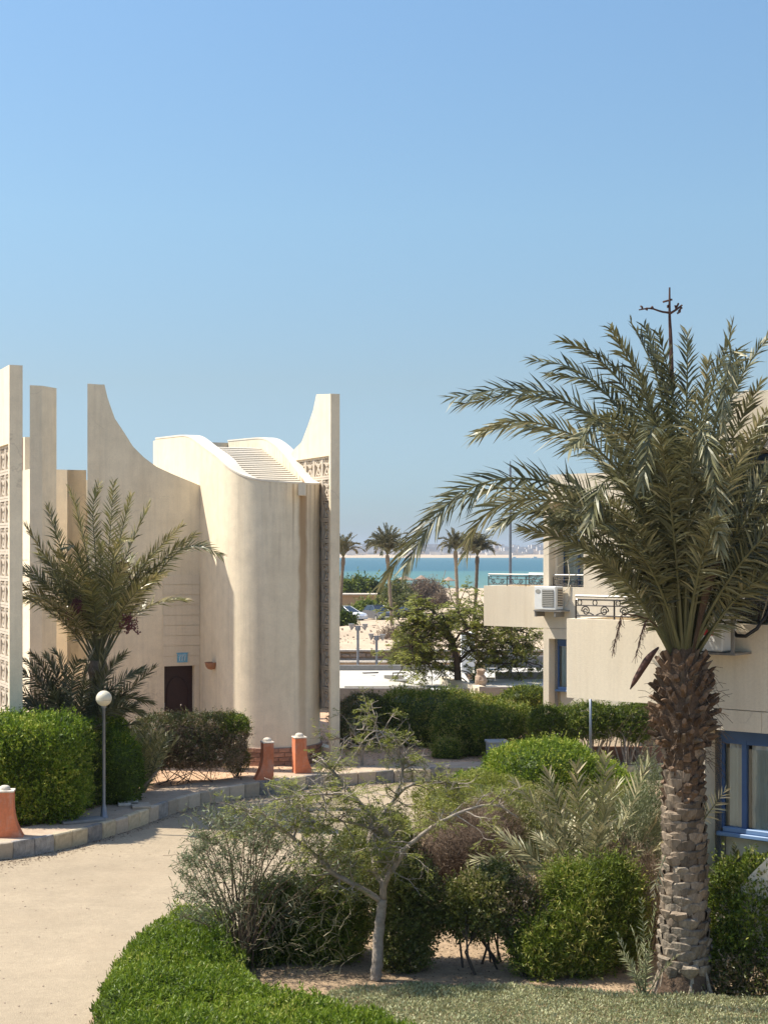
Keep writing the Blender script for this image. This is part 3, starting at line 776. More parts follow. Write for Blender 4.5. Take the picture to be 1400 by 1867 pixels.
# ================================================================== RIGHT VILLAS
AR = -math.atan2(.64, .77); UR = np.array([.77, -.64, 0]) / math.hypot(.77, .64); BR = np.array([-UR[1], UR[0], 0])
def make_villa(O, label, near):
    root = thing("terrace_villa", label, "villa", (O[0], O[1], 0), AR, "pale villas with cantilevered terraces at the right")
    W = 3.9
    g = MB()
    g.box(0, .19, 0, .3, 0, 3.81)
    XW = 2.6
    if near:
        g.box(.19, 1.045, .0, .3, 3.52, 3.81); g.box(1.053, XW, 0, .3, 3.52, 3.81); g.box(1.045, 1.053, .01, .3, 3.52, 3.81)
    else: g.box(.19, XW, 0, .3, 3.52, 3.81)
    g.box(XW, W, 0, .3, 0, 3.81)
    g.box(.30, XW, .42, .5, 0, 2.0)
    g.box(0, .19, 0, .3, 5.002, 7.39)
    xo = 1.35 if not near else 3.0
    g.box(xo, W, 0, .3, 5.002, 7.39)
    g.box(0, .28, .3, 6, 0, 7.39); g.box(W - .28, W, .3, 6, 0, 7.39); g.box(0, W, 6, 6.3, 0, 7.39)
    g.box(.28, W - .28, 2.8, 3.0, 0, 3.82)
    g.box(.28, W - .28, 2.2, 2.35, 4.02, 7.39)
    g.build("wall", m_stucco2, root, local=True)
    g = MB(); g.prism([(.35 if near else .12, -.03, 7.392), (W + .02, -.03, 7.392), (W + .02, -.03, 8.2), (.62 if near else .25, -.03, 8.2)], (0, 6.3, 0))
    g.build("roof", m_stucco2, root, local=True)
    g = MB(); g.box(-2.1, W, 0, .2, 3.82, 5.0)
    g.box(-2.1, -1.92, .2, 2.3, 3.82, 5.0); g.box(-1.92, -.002, 2.12, 2.3, 3.82, 5.0); g.box(-1.92, -.002, .2, 2.12, 3.84, 3.99); g.box(.282, W - .282, .302, 5.9, 3.84, 3.99)
    g.build("terrace_parapet", m_stucco2, root, local=True)
    # upper terrace door with blue frame
    x0, x1 = (.19, xo)
    g = MB(); y = .62
    f = MB()
    for (a, b_) in ((x0 + .02, x0 + .10), (x1 - .1, x1 - .02)): f.box(a, b_, y, y + .08, 4.0, 7.38)
    mids = [x0 + (x1 - x0) * q for q in ((.52,) if not near else (.33, .66))]
    for q in mids: f.box(q - .02, q + .02, y, y + .07, 4.0, 7.38)
    f.box(x0 + .10, x1 - .1, y, y + .08, 7.28, 7.38); f.box(x0 + .10, x1 - .1, y, y + .08, 4.0, 4.1)
    win = f.build("terrace_door", m_blue, root, local=True)
    g = MB(); g.box(x0 + .10, x1 - .1, y + .03, y + .036, 4.1, 7.28); g.build("pane", m_glass, win, local=True)
    curtain(win, x0 + .2, x1 - .12, y + .14, 4.1, 7.25)
    # lower window
    f = MB(); y = .30
    f.box(.19, .28, y, y + .1, 0, 3.5); f.box(.28, XW, y, y + .1, 3.36, 3.5)
    xm = .63
    f.box(.28, .32, y + .02, y + .08, 2.1, 3.36); f.box(xm - .035, xm + .035, y + .015, y + .09, 2.1, 3.36); f.box(1.55, 1.62, y + .02, y + .08, 2.1, 3.36)
    f.box(XW - .08, XW, y + .02, y + .08, 2.1, 3.36); f.box(.32, XW, y + .02, y + .08, 3.30, 3.358)
    win = f.build("window", m_blue, root, local=True)
    f = MB(); f.bbox(.24, XW, y - .07, y + .1, 2.0, 2.06, .01); f.bbox(.32, XW, y - .03, y + .08, 2.062, 2.13, .01); f.build("window_sill", mat("blue_sill", (.15, .25, .42), .45, .4, noise=(6, .1)), win, local=True)
    g = MB(); g.box(.32, XW - .08, y + .05, y + .056, 2.13, 3.24); g.build("pane", m_glass, win, local=True)
    curtain(win, .36, .60, y + .11, 2.1, 3.35); curtain(win, .69, 2.5, y + .11, 2.1, 3.35)
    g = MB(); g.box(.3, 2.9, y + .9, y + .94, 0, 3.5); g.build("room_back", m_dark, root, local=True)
    # raking stair parapet in front of the facade
    g = MB(); g.prism([(.62, -.5, 0), (.62, -.5, 1.15), (2.3, -.5, 2.9), (3.4, -.5, 2.9), (3.4, -.5, 0)], (0, .16, 0))
    g.build("stair_parapet", m_stucco2, root, local=True)
    # terrace railing
    def railing(xa, xb, y):
        g = MB(); g.tube([(xa, y, 5.34), (xb, y, 5.34)], .022, 6); g.tube([(xa, y + .015, 5.285), (xb, y + .015, 5.285)], .012, 5)
        rl = g.build("railing", m_rail, root, local=True)
        g = MB(); g.tube([(xa, y, 5.20), (xb, y, 5.20)], .010, 5); g.tube([(xa, y, 5.05), (xb, y, 5.05)], .012, 5); g.build("rail_bar", m_iron, rl, local=True)
        n = max(1, int((xb - xa) / .62)); st = (xb - xa) / n
        pr = None
        for k in range(n):
            x = xa + k * st
            p = MB(); p.tube([(0, 0, 5.0), (0, 0, 5.28)], .014, 5)
            if pr is None:
                po_ = p.build("rail_post", m_iron, rl, local=True); po_.location = (x, y, 0)
                s_ = MB(); w_ = st
                for sg in (-1, 1):
                    t = np.linspace(0, 1, 26)
                    rad = .075 * (1 - t * .72); an = t * 9.5
                    cx = w_ / 2 + sg * w_ * .24
                    pts = np.stack([cx + sg * rad * np.cos(an), 0 * t, 5.12 + rad * np.sin(an)], 1)
                    s_.tube(pts, .0095, 4)
                    s_.tube(np.array([(w_ / 2 + sg * .02, 0, 5.06), (w_ / 2 + sg * .09, 0, 5.09), (cx + sg * .075, 0, 5.12)]), .0095, 4)
                th = np.linspace(0, 2 * math.pi, 13)
                for cx in (w_ * .1, w_ / 2):
                    s_.tube(np.stack([cx + .036 * np.cos(th), 0 * th, 5.242 + .04 * np.sin(th)], 1), .009, 4, cap=False)
                sc_ = s_.build("rail_scroll", m_iron, rl, local=True); sc_.location = (x, y, 0); pr = (po_, sc_)
            else:
                link_copy(pr[0], rl, (x, y, 0)); link_copy(pr[1], rl, (x, y, 0))
        link_copy(pr[0], rl, (xb, y, 0))
    railing(-2.0, -.01, .1)
    railing(-2.0, -.01, 2.2)
    railing(.28, xo - .01, .1)
    return root
def curtain(parent, x0, x1, y, z0, z1):
    n = int((x1 - x0) / .012) + 2; x = np.linspace(x0, x1, n)
    yy = y + .028 * np.sin(x * 46 + 1.2 * np.sin(x * 13)) + .012 * np.sin(x * 111)
    A = np.stack([x, yy, 0 * x + z0], 1); B = np.stack([x, yy, 0 * x + z1], 1)
    g = MB(); strip(g, A, B); g.build("curtain", m_curtain, parent, local=True, smooth=True)
OF = P(990, 1000, 44.0)
make_villa(OF, "farther pale villa behind the hedge with a terrace overlooking the turquoise sea", False)
s = online(1262, P(1030, 1128, 23), UR); ON = P(1030, 1128, 23) + UR * s
make_villa(ON, "nearer pale villa behind the big palm trunk with a blue framed window and curtains", True)
#@@PART3
# ================================================================== AIR CONDITIONERS
def ac_far():
    O = OF; t = thing("air_conditioner", "small boxy white air conditioner with a ribbed grille below the far terrace railing", "air conditioner", (O[0], O[1], 4.36), AR)
    g = MB(); g.bbox(0, .72, -.46, -.06, 0, .66, .015); g.build("casing", m_ac, t, local=True)
    g = MB(); g.box(.27, .66, -.464, -.461, .09, .57); gr = g.build("grille", m_acdark, t, local=True)
    g0 = None
    for k in range(9):
        if g0 is None:
            g = MB(); g.bbox(.27, .66, -.478, -.466, 0, .036, .003); g0 = g.build("grille_slat", m_acgrille, gr, local=True); g0.location = (0, 0, .095)
        else: link_copy(g0, gr, (0, 0, .095 + k * .053))
    g = MB(); g.box(.7215, .7235, -.36, -.1, .09, .6); sv_ = g.build("side_vent", m_acdark, t, local=True)
    g0 = None
    for k in range(11):
        for y in (-.36, -.228):
            if g0 is None:
                g = MB(); g.bbox(.7255, .735, 0, .125, 0, .02, .003); g0 = g.build("vent_slat", m_stucco2, sv_, local=True); g0.location = (0, y, .09)
            else: link_copy(g0, sv_, (0, y, .09 + k * .047))
    g = MB(); th = np.linspace(0, 2 * math.pi, 14, endpoint=False)
    g.prism([(.13 + .09 * math.cos(a), -.462, .52 + .06 * math.sin(a)) for a in th], (0, -.005, 0)); g.build("badge", m_acgrille, t, local=True)
    g = MB(); g.box(-.02, .9, -.47, 0, -.05, -.012); g.box(.0, .05, -.45, 0, -.2, -.052); g.box(.66, .71, -.45, 0, -.2, -.052)
    g.build("bracket", m_rail, t, local=True)
    g = MB(); g.tube([(.74, -.1, .5), (.86, -.04, .62), (.9, -.02, .9), (.84, -.02, 1.4)], .014, 5); g.tube([(.74, -.1, .1), (.85, -.05, .2), (.93, -.02, .7)], .012, 5)
    g.build("pipe", m_cable, t, local=True)
ac_far()
def ac_near():
    O = ON; t = thing("air_conditioner", "large white outdoor air conditioner with a red and white sticker behind the palm stalks", "air conditioner", (O[0], O[1], 4.64), AR)
    g = MB(); g.bbox(-.14, .71, -.48, -.1, 0, .56, .02); g.build("casing", m_ac, t, local=True)
    th = np.linspace(0, 2 * math.pi, 29); g = MB()
    for rr_ in (.07, .12, .17, .22): g.tube(np.stack([.13 + rr_ * np.cos(th), 0 * th - .488, .29 + rr_ * np.sin(th)], 1), .005, 4, cap=False)
    g.prism([(.13 + .23 * math.cos(a), -.481, .29 + .23 * math.sin(a)) for a in th[:-1]], (0, -.002, 0)); g.build("fan_grille", m_acgrille, t, local=True)
    g = MB(); g.box(.42, .59, -.484, -.4815, .06, .50); st = g.build("sticker", m_white, t, local=True)
    g = MB(); g.box(.43, .58, -.4865, -.4845, .22, .33); g.build("red_print", m_redprint, st, local=True)
    g = MB()
    for z in (.46, .43, .395, .37, .17, .14): g.box(.44, .57, -.4865, -.4845, z, z + .006)
    g.build("printed_line", m_acgrille, st, local=True)
    g = MB(); g.bbox(.711, .78, -.36, -.2, .28, .46, .01); g.build("valve_cover", m_ac, t, local=True)
    g = MB(); g.box(-.2, .9, -.5, -.002, -.04, -.012); g.box(.84, .88, -.5, -.46, -.01, .45); g.build("bracket", m_rail, t, local=True)
    g = MB(); pts = [(.76, -.3, .3), (.84, -.32, .22), (.98, -.34, .22), (1.12, -.3, .32), (1.22, -.22, .5), (1.26, -.1, .75), (1.27, .0, 1.1)]
    g.tube(np.array(pts), .026, 8); g.tube(np.array([(.76, -.3, .36), (.82, -.3, .5), (.9, -.25, .55), (1.0, -.1, .6)]), .03, 8); g.build("hose", m_blk, t, local=True, smooth=True)
    g = MB(); tt = np.linspace(0, 1, 14); g.tube(np.stack([.78 + .5 * tt, -.32 + .25 * tt, .42 - .75 * np.sin(tt * 3.0) * .5 + .8 * tt ** 2], 1), .008, 5)
    g.build("cable", m_cable, t, local=True)
ac_near()

# ================================================================== STREET FURNITURE
def S(px, py, D): return P(px, py, D)
def globe_lamp():
    D = gd(1493, KZ); p = P(190, 1493, D); p[2] = KZ + .02
    t = thing("globe_lamp", "thin grey lamp post with a round white globe beside the kerb", "street lamp", p)
    h = zat(1287, D) - p[2]
    g = MB(); g.lathe([(.095, 0), (.095, .04), (.075, .06), (.06, .22), (.045, .26), (.036, .3), (.034, h - .05), (.055, h - .04), (.055, h)], (0, 0, 0), 14); g.build("pole", m_metal_gray, t, local=True, smooth=True)
    rr_ = .168; c = h + rr_ * .95
    a = np.linspace(-1.45, math.pi / 2, 16); g = MB(); g.lathe([(rr_ * math.cos(x), c + rr_ * math.sin(x)) for x in a], (0, 0, 0), 28); g.build("globe", m_globe, t, local=True, smooth=True)
    g = MB(); g.tube([(rr_ * 1.003 * math.cos(x), rr_ * 1.003 * math.sin(x), c - .03) for x in np.linspace(0, 2 * math.pi, 29)], .003, 4, cap=False); g.build("seam_ring", m_acgrille, t, local=True)
globe_lamp()

def gate_pillar(px, py, h, w, flare, rz, label, facecol, th=.34):
    D = gd(py, KZ); p = P(px, py, D); p[2] = KZ
    t = thing("boundary_pillar", label, "pillar", p, rz, "short painted pillars along the kerb")
    n = 9; side = [(w / 2 + flare * (1 - k / n) ** 2.4, h * .78 * k / n) for k in range(n + 1)]
    poly = [(-w / 2, 0, 0)] + [(x, 0, z) for x, z in side] + [(w / 2, 0, h), (-w / 2, 0, h)]
    g = MB(); g.prism(poly, (0, th, 0)); g.build("pillar_body", facecol, t, local=True)
    g = MB(); g.bbox(-w / 2 - .015, w / 2 + .015, -.015, th + .015, h, h + .035, .008); g.build("cap", m_peel, t, local=True)
    g = MB(); g.lathe([(.11, h + .035), (.11, h + .065), (.095, h + .10), (.06, h + .12), (0, h + .13)], (0, th / 2, 0), 16); g.build("lamp_dome", m_peel, t, local=True, smooth=True)
    return t
gate_pillar(485, 1420, .93, .26, .22, R(180 + 16), "short peeling red pillar between the dry hedge and the brick plinth", m_red)
gate_pillar(549, 1412, .92, .30, .22, R(18), "short terracotta pillar with an intact red face beneath the brown wall stain", m_red)
gate_pillar(8, 1530, .92, .36, .20, R(8), "terracotta pillar cut by the left edge of the photo before the tall hedge", m_red)

def low_slab(px, py, w, d, label, mm, rz):
    D = gd(py, KZ); p = P(px, py, D); p[2] = KZ + .026
    g = MB(); g.bbox(-w / 2, w / 2, -d / 2, d / 2, 0, .055, .01); o = g.build("paving_slab", mm, loc=p, local=True); o.rotation_euler = (0, 0, rz); tag(o, label, "paving slab", "loose slabs on the pavement")
low_slab(234, 1467, .46, .8, "pale pinkish slab lying on the pavement beside the hedge", m_peel, .2)
low_slab(257, 1473, .42, .6, "grey slab lying at the kerb edge right of the lamp", m_kerb, .25)
low_slab(150, 1500, .9, .45, "dark flat slab on the pavement left of the lamp foot", m_roofgray, .5)

# grey box behind the green mound
p = P(905, 1385, 41.5); p[2] = KZ
t = thing("utility_bin", "grey plastic bin with a lid half hidden by the bright green hedge", "bin", p, R(8))
zt_ = zat(1349, 41.5) - KZ
g = MB(); g.prism([(-.22, -.2, 0), (.22, -.2, 0), (.26, -.2, zt_ - .08), (-.26, -.2, zt_ - .08)], (0, .4, 0)); g.build("bin_body", m_binplastic, t, local=True)
g = MB(); g.bbox(-.29, .29, -.24, .24, zt_ - .078, zt_, .02); g.build("lid", m_binplastic, t, local=True)

# metal pipe post by the near terrace
p = P(1076, 1395, 39.8); p[2] = KZ
g = MB(); g.tube([(0, 0, 0), (0, 0, zat(1262, 39.8) - KZ)], .034, 10); g.lathe([(.11, 0), (.11, .03), (.05, .05)], (0, 0, 0), 12)
tag(g.build("steel_post", m_metal_gray, loc=p, local=True, smooth=True), "plain grey steel post in front of the far hedge beside the dusty fronds", "post")

# low terracotta wall and rail fence behind the hedges
g = MB(); g.box(-.45, 2.0, 0, .2, 0, .34); o = g.build("low_wall", mat("salmon_render", (.50, .26, .16), .9, .2, noise=[(2, .15), (12, .1)]), loc=(.9, 46.0, KZ - .05), local=True); tag(o, "low salmon garden wall seen under the middle hedge", "wall")
g = MB(); g.box(0, 2.6, 0, .2, 0, .5); o = g.build("low_wall", m_brick, loc=(4.9, 41.25, KZ - .05), local=True); tag(o, "low brick coloured wall under the hedge left of the big palm", "wall")
def stick(pts, r0, label, mm=m_wood):
    pts = np.array(pts); b0 = pts[0].copy(); g = MB(); g.tube(pts, r0, 6); o = g.build("wooden_rail", mm, loc=b0); tag(o, label, "wooden rail", "old rails and canes by the dry hedge"); return o
stick([P(300, 1398, 38.2), P(365, 1390, 38.3)], .03, "grey wooden rail lying level in front of the dry hedge")
stick([P(380, 1391, 38.5), P(450, 1380, 39.2)], .022, "thin wooden rail at the right end of the dry hedge")
stick([P(254, 1443, 36), P(292, 1400, 36.2)], .035, "leaning dry cane at the left end of the dry hedge")
stick([P(210, 1448, 35.2), P(262, 1428, 35.6)], .02, "thin cane lying low before the round green bush")

# ================================================================== LOW BUILDING WITH WHITE ROOFS
lb = thing("low_building", "low flat building with bright white roofs and grey parapets beyond the hedges", "building", (2, 58, -2))
def rb(name, x0, x1, y0, y1, z0, z1, mm):
    g = MB(); g.box(x0, x1, y0, y1, z0, z1); return g.build(name, mm, lb)
def xof(px, D): return (px - 700) / F * D
rb("wall", xof(560, 56), xof(868, 56), 56, 56.25, -2.2, 1.02, m_roofgray)
rb("roof", xof(560, 56), xof(868, 56), 56.25, 66, .72, .90, m_roofwhite)
rb("back_parapet", xof(520, 66), xof(852, 66), 66, 66.3, -2, 1.12, m_roofgray)
rb("wing_wall", xof(875, 54.4), 12, 54.9, 55.15, -2.2, 1.16, m_roofgray)
rb("wing_roof", xof(868, 54.4) + .0, 12, 55.15, 59, .9, 1.10, m_roofwhite)
g = MB(); a0 = np.array([xof(800, 59.5), 59.5, -2.]); a1 = np.array([xof(875, 54.9), 54.9, -2.]); g.prism([a0, a1, a1 + zv * 3.16, a0 + zv * 3.16], (.25, .1, 0)); g.build("side_wall", m_stucco2, lb)
rb("far_roof", xof(868, 62), 13, 60.5, 65.5, .9, 1.05, m_roofwhite)
rb("step", xof(900, 61), 13, 60.2, 60.45, .9, 1.28, m_roofgray)
rb("far_parapet", xof(884, 66), 13, 66.2, 66.5, -2, 1.5, m_roofgray)
g = MB(); g.prism([(xof(628, 56.6), 56.8, .93), (xof(762, 56.8), 56.8, .93), (xof(655, 60), 60, 1.18), (xof(628, 60), 60, 1.18)], (0, 0, .1)); g.build("roof_slab", m_roofwhite, lb)
for (a, b_, y, h, mm) in ((665, 684, 61, .16, m_roofgray), (700, 735, 61, .2, m_roofwhite), (690, 745, 59.4, .12, m_roofgray)):
    rb("roof_hatch", xof(a, y), xof(b_, y), y, y + .6, .9, .9 + h, mm)
g = MB(); 
for a, b_ in ((661, 690), (716, 740)): g.tube([(xof(a, 60.5), 60.5, .92), (xof(a, 60.5), 60.5, 1.22), (xof(b_, 60.5), 60.5, 1.24)], .03, 6)
g.build("pipe", m_iron, lb, kind="stuff")
rb("chimney", xof(838, 66), xof(862, 66), 64.5, 65.4, .9, 2.6, m_white)
p = P(803, 1262, 55.3); g = MB(); g.bbox(-.36, .36, 0, .5, 0, .42, .02)
zb_ = .62; p[2] = zb_
acr = thing("air_conditioner", "white air conditioner unit on the low wall before the tree trunk", "air conditioner", (p[0], 55.4, zb_))
g.build("casing", m_ac, acr, local=True); g = MB(); g.box(.05, .3, -.006, -.002, .06, .36); g.build("fan_grille", m_acgrille, acr, local=True)
rb("ledge", xof(780, 55.4), xof(826, 55.4), 55.3, 55.95, -2, .618, m_roofgray)
# urn like rock on the roof edge
g = MB(); g.lathe([(0, 0), (.16, 0), (.2, .1), (.24, .25), (.2, .36), (.14, .44), (.18, .62), (0, .66)], (0, 0, 0), 10); g.v[0] += np.random.default_rng(2).normal(0, .014, g.v[0].shape)
tag(g.build("stone_urn", m_stone, loc=(xof(876, 56), 56, 1.08), local=True), "rough pale stone urn standing on the white roof corner", "urn")

# ================================================================== STONE TERRACES
def stone_wall(x0, x1, y, z0, z1, label, seed):
    t = thing("stone_wall", label, "wall", (x0, y, z0)); r = np.random.default_rng(seed)
    g = MB(); g.box(x0, x1, y + .06, y + .4, z0 - .3, z1); g.build("wall_core", m_soil, t)
    g = MB(); x = x0
    st = .36
    for row in range(max(1, int((z1 - z0) / .24))):
        x = x0 + r.uniform(0, .2)
        while x < x1:
            w = r.uniform(.2, .5); h = r.uniform(.17, .25)
            g.bbox(x, x + w, y + r.uniform(-.05, .03), y + .12, z0 + row * .24 + r.uniform(-.02, .02), z0 + row * .24 + h, .04, jit=.012); x += w + .03
    g.build("rubble", m_stone, t, kind="stuff")
    g = MB(); g.box(x0, x1, y - .12, y + .4, z1 + .002, z1 + .10); g.build("coping", m_peel, t)
stone_wall(-6, 14, 84.5, -1.3, -.12, "lower rubble stone terrace wall behind the white roofs", 4)
stone_wall(-6, 14, 88.2, -.3, .28, "upper rubble stone terrace wall below the sand mound", 5)

# funnel lamps
def funnel_lamp(px, ybase, ytop, D, sides, label):
    p = P(px, ybase, D); t = thing("funnel_lamp", label, "street lamp", p, 0, "funnel shaded garden lamps by the stone terraces")
    h = (ybase - ytop) / F * D
    g = MB(); g.tube([(0, 0, 0), (0, 0, h)], .07, 8); g.lathe([(.14, h - .25), (.14, h), (0, h)], (0, 0, 0), 8); g.build("pole", m_metal_gray, t, local=True)
    for dx, dz in sides:
        x = dx / F * D; z = h + dz / F * D
        g = MB(); g.tube([(0, 0, h - .1), (x * .5, 0, h - .02), (x, 0, z - .32)], .025, 5); g.build("arm", m_metal_gray, t, local=True)
        g = MB(); g.lathe([(.02, z - .34), (.16, z), (.17, z + .02), (0, z + .03)], (x, 0, 0), 10); g.build("lamp_shade", m_binplastic, t, local=True)
funnel_lamp(652.5, 1221, 1141, 83.2, [(-12, 3), (13, 3)], "taller funnel shaded lamp nearer the curved tower")
funnel_lamp(686.5, 1221, 1159, 83.0, [(-10, 3), (11, 2)], "shorter funnel shaded lamp nearer the small tree")

# tall mast
p = P(930, 1300, 62); p[2] = -2.1
g = MB(); g.tube([(0, 0, 0), (0, 0, 4), (0, 0, zat(852, 62) + 2.1)], [.085, .075, .045], 10)
t = thing("lamp_mast", "tall thin dark mast rising behind the far terrace railing", "mast", p); g.build("pole", m_metal_gray, t, local=True)
g = MB(); hh = zat(852, 62) + 2.1; g.tube([(0, 0, hh), (0, 0, hh + .25)], .02, 6); g.lathe([(.13, 0), (.13, .3), (.09, .33)], (0, 0, 0), 12); g.build("fitting", m_metal_gray, t, local=True)

# ================================================================== CARS
def car(px, py, D, rz, paint, label, suv):
    p = P(px, py, D); t = thing("parked_car", label, "car", p, rz, "cars parked by the beach hut")
    L_, W_, Hh = 4.5, 1.8, (1.65 if suv else 1.45)
    s = Hh / 1.5
    prof = [(-2.22, .35), (-2.25, .75), (-2.2, .98), (-1.5, 1.02 * s), (.95, .98 * s), (2.0, .82 * s), (2.22, .66), (2.25, .34), (1.9, .25), (-1.9, .25)]
    g = MB(); a = np.array([(x, -W_ / 2, z) for x, z in prof]); n = len(a)
    ins = a.copy(); ins[:, 1] += .08; ins[:, 2] = (ins[:, 2] - .6) * .96 + .6
    b_ = a * [1, -1, 1]; insb = ins * [1, -1, 1]
    V = np.concatenate([ins - [0, .08, 0] + [0, 0, 0], a * [.99, .955, 1], b_ * [.99, .955, 1]])
    g.prism(a, (0, W_, 0)); g.build("body", paint, t, local=True)
    rf = [(-2.0 if suv else -1.7, 1.03 * s), (-1.55 if suv else -1.05, 1.46 * s), (.05, 1.5 * s), (.95, 1.0 * s)]
    g = MB()
    lo = [(rf[0][0], .84), (rf[3][0] + .1, .84)]
    base = np.array([(rf[0][0], -.84, rf[0][1] - .02), (rf[3][0] + .15, -.84, rf[3][1] - .02), (rf[3][0] + .15, .84, rf[3][1] - .02), (rf[0][0], .84, rf[0][1] - .02)])
    top = np.array([(rf[1][0], -.62, rf[1][1]), (rf[2][0], -.62, rf[2][1]), (rf[2][0], .62, rf[2][1]), (rf[1][0], .62, rf[1][1])])
    g.add(np.concatenate([base, top]), [(0, 1, 5, 4), (1, 2, 6, 5), (2, 3, 7, 6), (3, 0, 4, 7)]); g.build("window", m_carglass, t, local=True)
    g = MB(); tp = top.copy(); tq = top + [0, 0, .05]; g.add(np.concatenate([tp * [1.02, 1.02, 1], tq]), [(4, 5, 6, 7), (0, 1, 5, 4), (1, 2, 6, 5), (2, 3, 7, 6), (3, 0, 4, 7)])
    for (i, j) in ((0, 0), (1, 1), (2, 2), (3, 3)): g.tube([base[i], top[j]], .035, 4)
    for sy in (-1, 1): g.tube([( -.4, sy * .85, 1.0 * s), (-.45, sy * .64, 1.47 * s)], .035, 4)
    g.build("roof", paint, t, local=True)
    for x in (-1.38, 1.38):
        for sy in (-1, 1):
            w = MB(); th = np.linspace(0, 2 * math.pi, 18, endpoint=False)
            w.prism([(x + .33 * math.cos(q), sy * .93, .33 + .33 * math.sin(q)) for q in th], (0, -sy * .2, 0)); wo = w.build("wheel", m_blk, t, local=True)
            w = MB(); w.prism([(x + .2 * math.cos(q), sy * .94, .33 + .2 * math.sin(q)) for q in th], (0, -sy * .02, 0)); w.build("rim", m_acgrille, wo, local=True)
    for sy in (-1, 1):
        g = MB(); g.bbox(2.17, 2.28, sy * .65 - .18, sy * .65 + .18, .6, .74, .02); g.build("headlight", m_white, t, local=True)
        g = MB(); g.bbox(-2.28, -2.2, sy * .7 - .14, sy * .7 + .14, .78, .95, .02); g.build("tail_light", m_redprint, t, local=True)
    g = MB(); g.box(2.26, 2.275, -.26, .26, .4, .52); g.build("number_plate", m_white, t, local=True)
pw = mat("white_car_paint", (.75, .76, .77), .25, .5); pg = mat("dark_grey_car_paint", (.07, .075, .085), .22, .6); pk = mat("black_car_paint", (.02, .02, .022), .18, .6)
car(632, 1133, 168, R(-38), pw, "white car half hidden behind the tower fin by the beach hut", True)
car(689, 1131, 170, R(-64), pg, "dark grey car parked just left of the leaning palm trunk", True)
car(748, 1131, 168, R(-62), pk, "black car parked just right of the leaning palm trunk", False)

# beach hut of boards
D = 188; hx0, hx1 = xof(600, D), xof(685, D); t = thing("beach_hut", "small flat roofed hut of vertical boards behind the white car", "hut", ((hx0 + hx1) / 2, D, -1.6))
g = MB(); g.box(hx0, hx1, D + .1, D + 2.5, -1.8, .72); g.build("wall", m_hutwood, t)
g = MB(); g.box(hx0 - .2, hx1 + .2, D - .5, D + 2.8, .722, .86); g.build("roof", m_peel, t)
bd = MB().box(0, .25, -.04, 0, 0, 2.5).mesh("board", m_hutwood); x = hx0; k = 0
while x < hx1 - .2:
    o = bpy.data.objects.new("board", bd); col.objects.link(o); o.parent = t; o.location = (x - t.location[0], .1 - .002 - (.03 if k % 2 else 0), -.2); x += .29; k += 1

# thatched parasols on the beach
def parasol(px, ytop, D, rad, label):
    z0 = float(terrain_z(np.array([xof(px, D)]), np.array([float(D)]))[0]); p = np.array([xof(px, D), D, z0]); h = zat(ytop, D) - z0
    t = thing("beach_parasol", label, "parasol", p, 0, "thatched parasols on the beach")
    g = MB(); g.tube([(0, 0, 0), (0, 0, h - .1)], .07, 7); g.build("pole", m_wood, t, local=True)
    g = MB(); g.lathe([(0, h + .05), (.15, h), (rad * .6, h - .42), (rad, h - .72), (rad * .97, h - .85), (0, h - .45)], (0, 0, 0), 18); g.build("thatch_top", m_thatch, t, local=True)
    g = MB(); g.lathe([(0, .45), (.45, .45), (.45, .38), (0, .38)], (0, 0, 0), 12); g.build("table_top", m_wood, t, local=True)
parasol(818, 1052, 325, 1.35, "thatched parasol on the sand left of the right hand pair of palm trunks")
parasol(738, 1050, 300, 1.9, "wide thatched parasol above the brown beach bushes")
parasol(768, 1049, 305, 1.3, "small thatched parasol rising over the brown beach bushes")
p = P(808, 1060, 318); p[2] = -2.2; g = MB(); g.tube([(0, 0, 0), (-.2, 0, 2), (.5, 0, 4.4)], .06, 5); tag(g.build("beach_pole", m_wood, loc=p, local=True), "thin crooked pole beside the beach parasol", "pole")
# boats far out
for px, py, D, L_ in ((938, 1019.5, 1790, 9), (976, 1019, 1800, 11), (1004, 1019, 1800, 8)):
    t = thing("anchored_boat", {938: "tiny pale boat anchored nearest the tall mast", 976: "tiny boat anchored off the far shore between two others", 1004: "tiny boat anchored nearest the far villa wall"}[px], "boat", (xof(px, D), D, -2.4), 0, "boats anchored off the far shore")
    g = MB(); g.prism([(-L_ / 2, -1, .1), (L_ / 2 * .8, -1, .1), (L_ / 2, -1, 1.4), (-L_ / 2, -1, 1.1)], (0, 2.2, 0)); g.build("hull", m_white, t, local=True)
    g = MB(); g.box(-L_ * .25, L_ * .15, -.7, .9, 1.2, 2.6); g.build("cabin", m_white, t, local=True)
# rope stakes by the water
for px in (863, 868, 893):
    p = P(px, 1072, 350); p[2] = -2.6; g = MB(); g.tube([(0, 0, 0), (0, 0, 1.6)], .05, 5); tag(g.build("beach_stake", m_wood, loc=p, local=True), {863: "leftmost thin stake at the waterline behind the palm trunks", 868: "middle one of the thin waterline stakes", 893: "thin waterline stake farthest right near the villa terrace"}[px], "stake", "stakes along the waterline")
#@@PART4
# ================================================================== VEGETATION
def quads(mb, base, d, s, L_, W_, rnd, fold=0., mi=0):
    L_ = np.asarray(L_)[:, None]; W_ = np.asarray(W_)[:, None]
    n = np.cross(d, s)
    v = np.stack([base, base + d * L_ * .5 - s * W_ / 2 + n * fold * W_, base + d * L_, base + d * L_ * .5 + s * W_ / 2 + n * fold * W_], 1)
    N_ = len(base); i = np.arange(N_) * 4
    mb.grid(v.reshape(-1, 3), np.stack([i, i + 1, i + 2, i + 3], 1), rnd=np.repeat(rnd, 4), mi=mi)

def superd(d, p): return 1 / (np.abs(d[:, 0]) ** p + np.abs(d[:, 1]) ** p + np.abs(d[:, 2]) ** p) ** (1 / p)

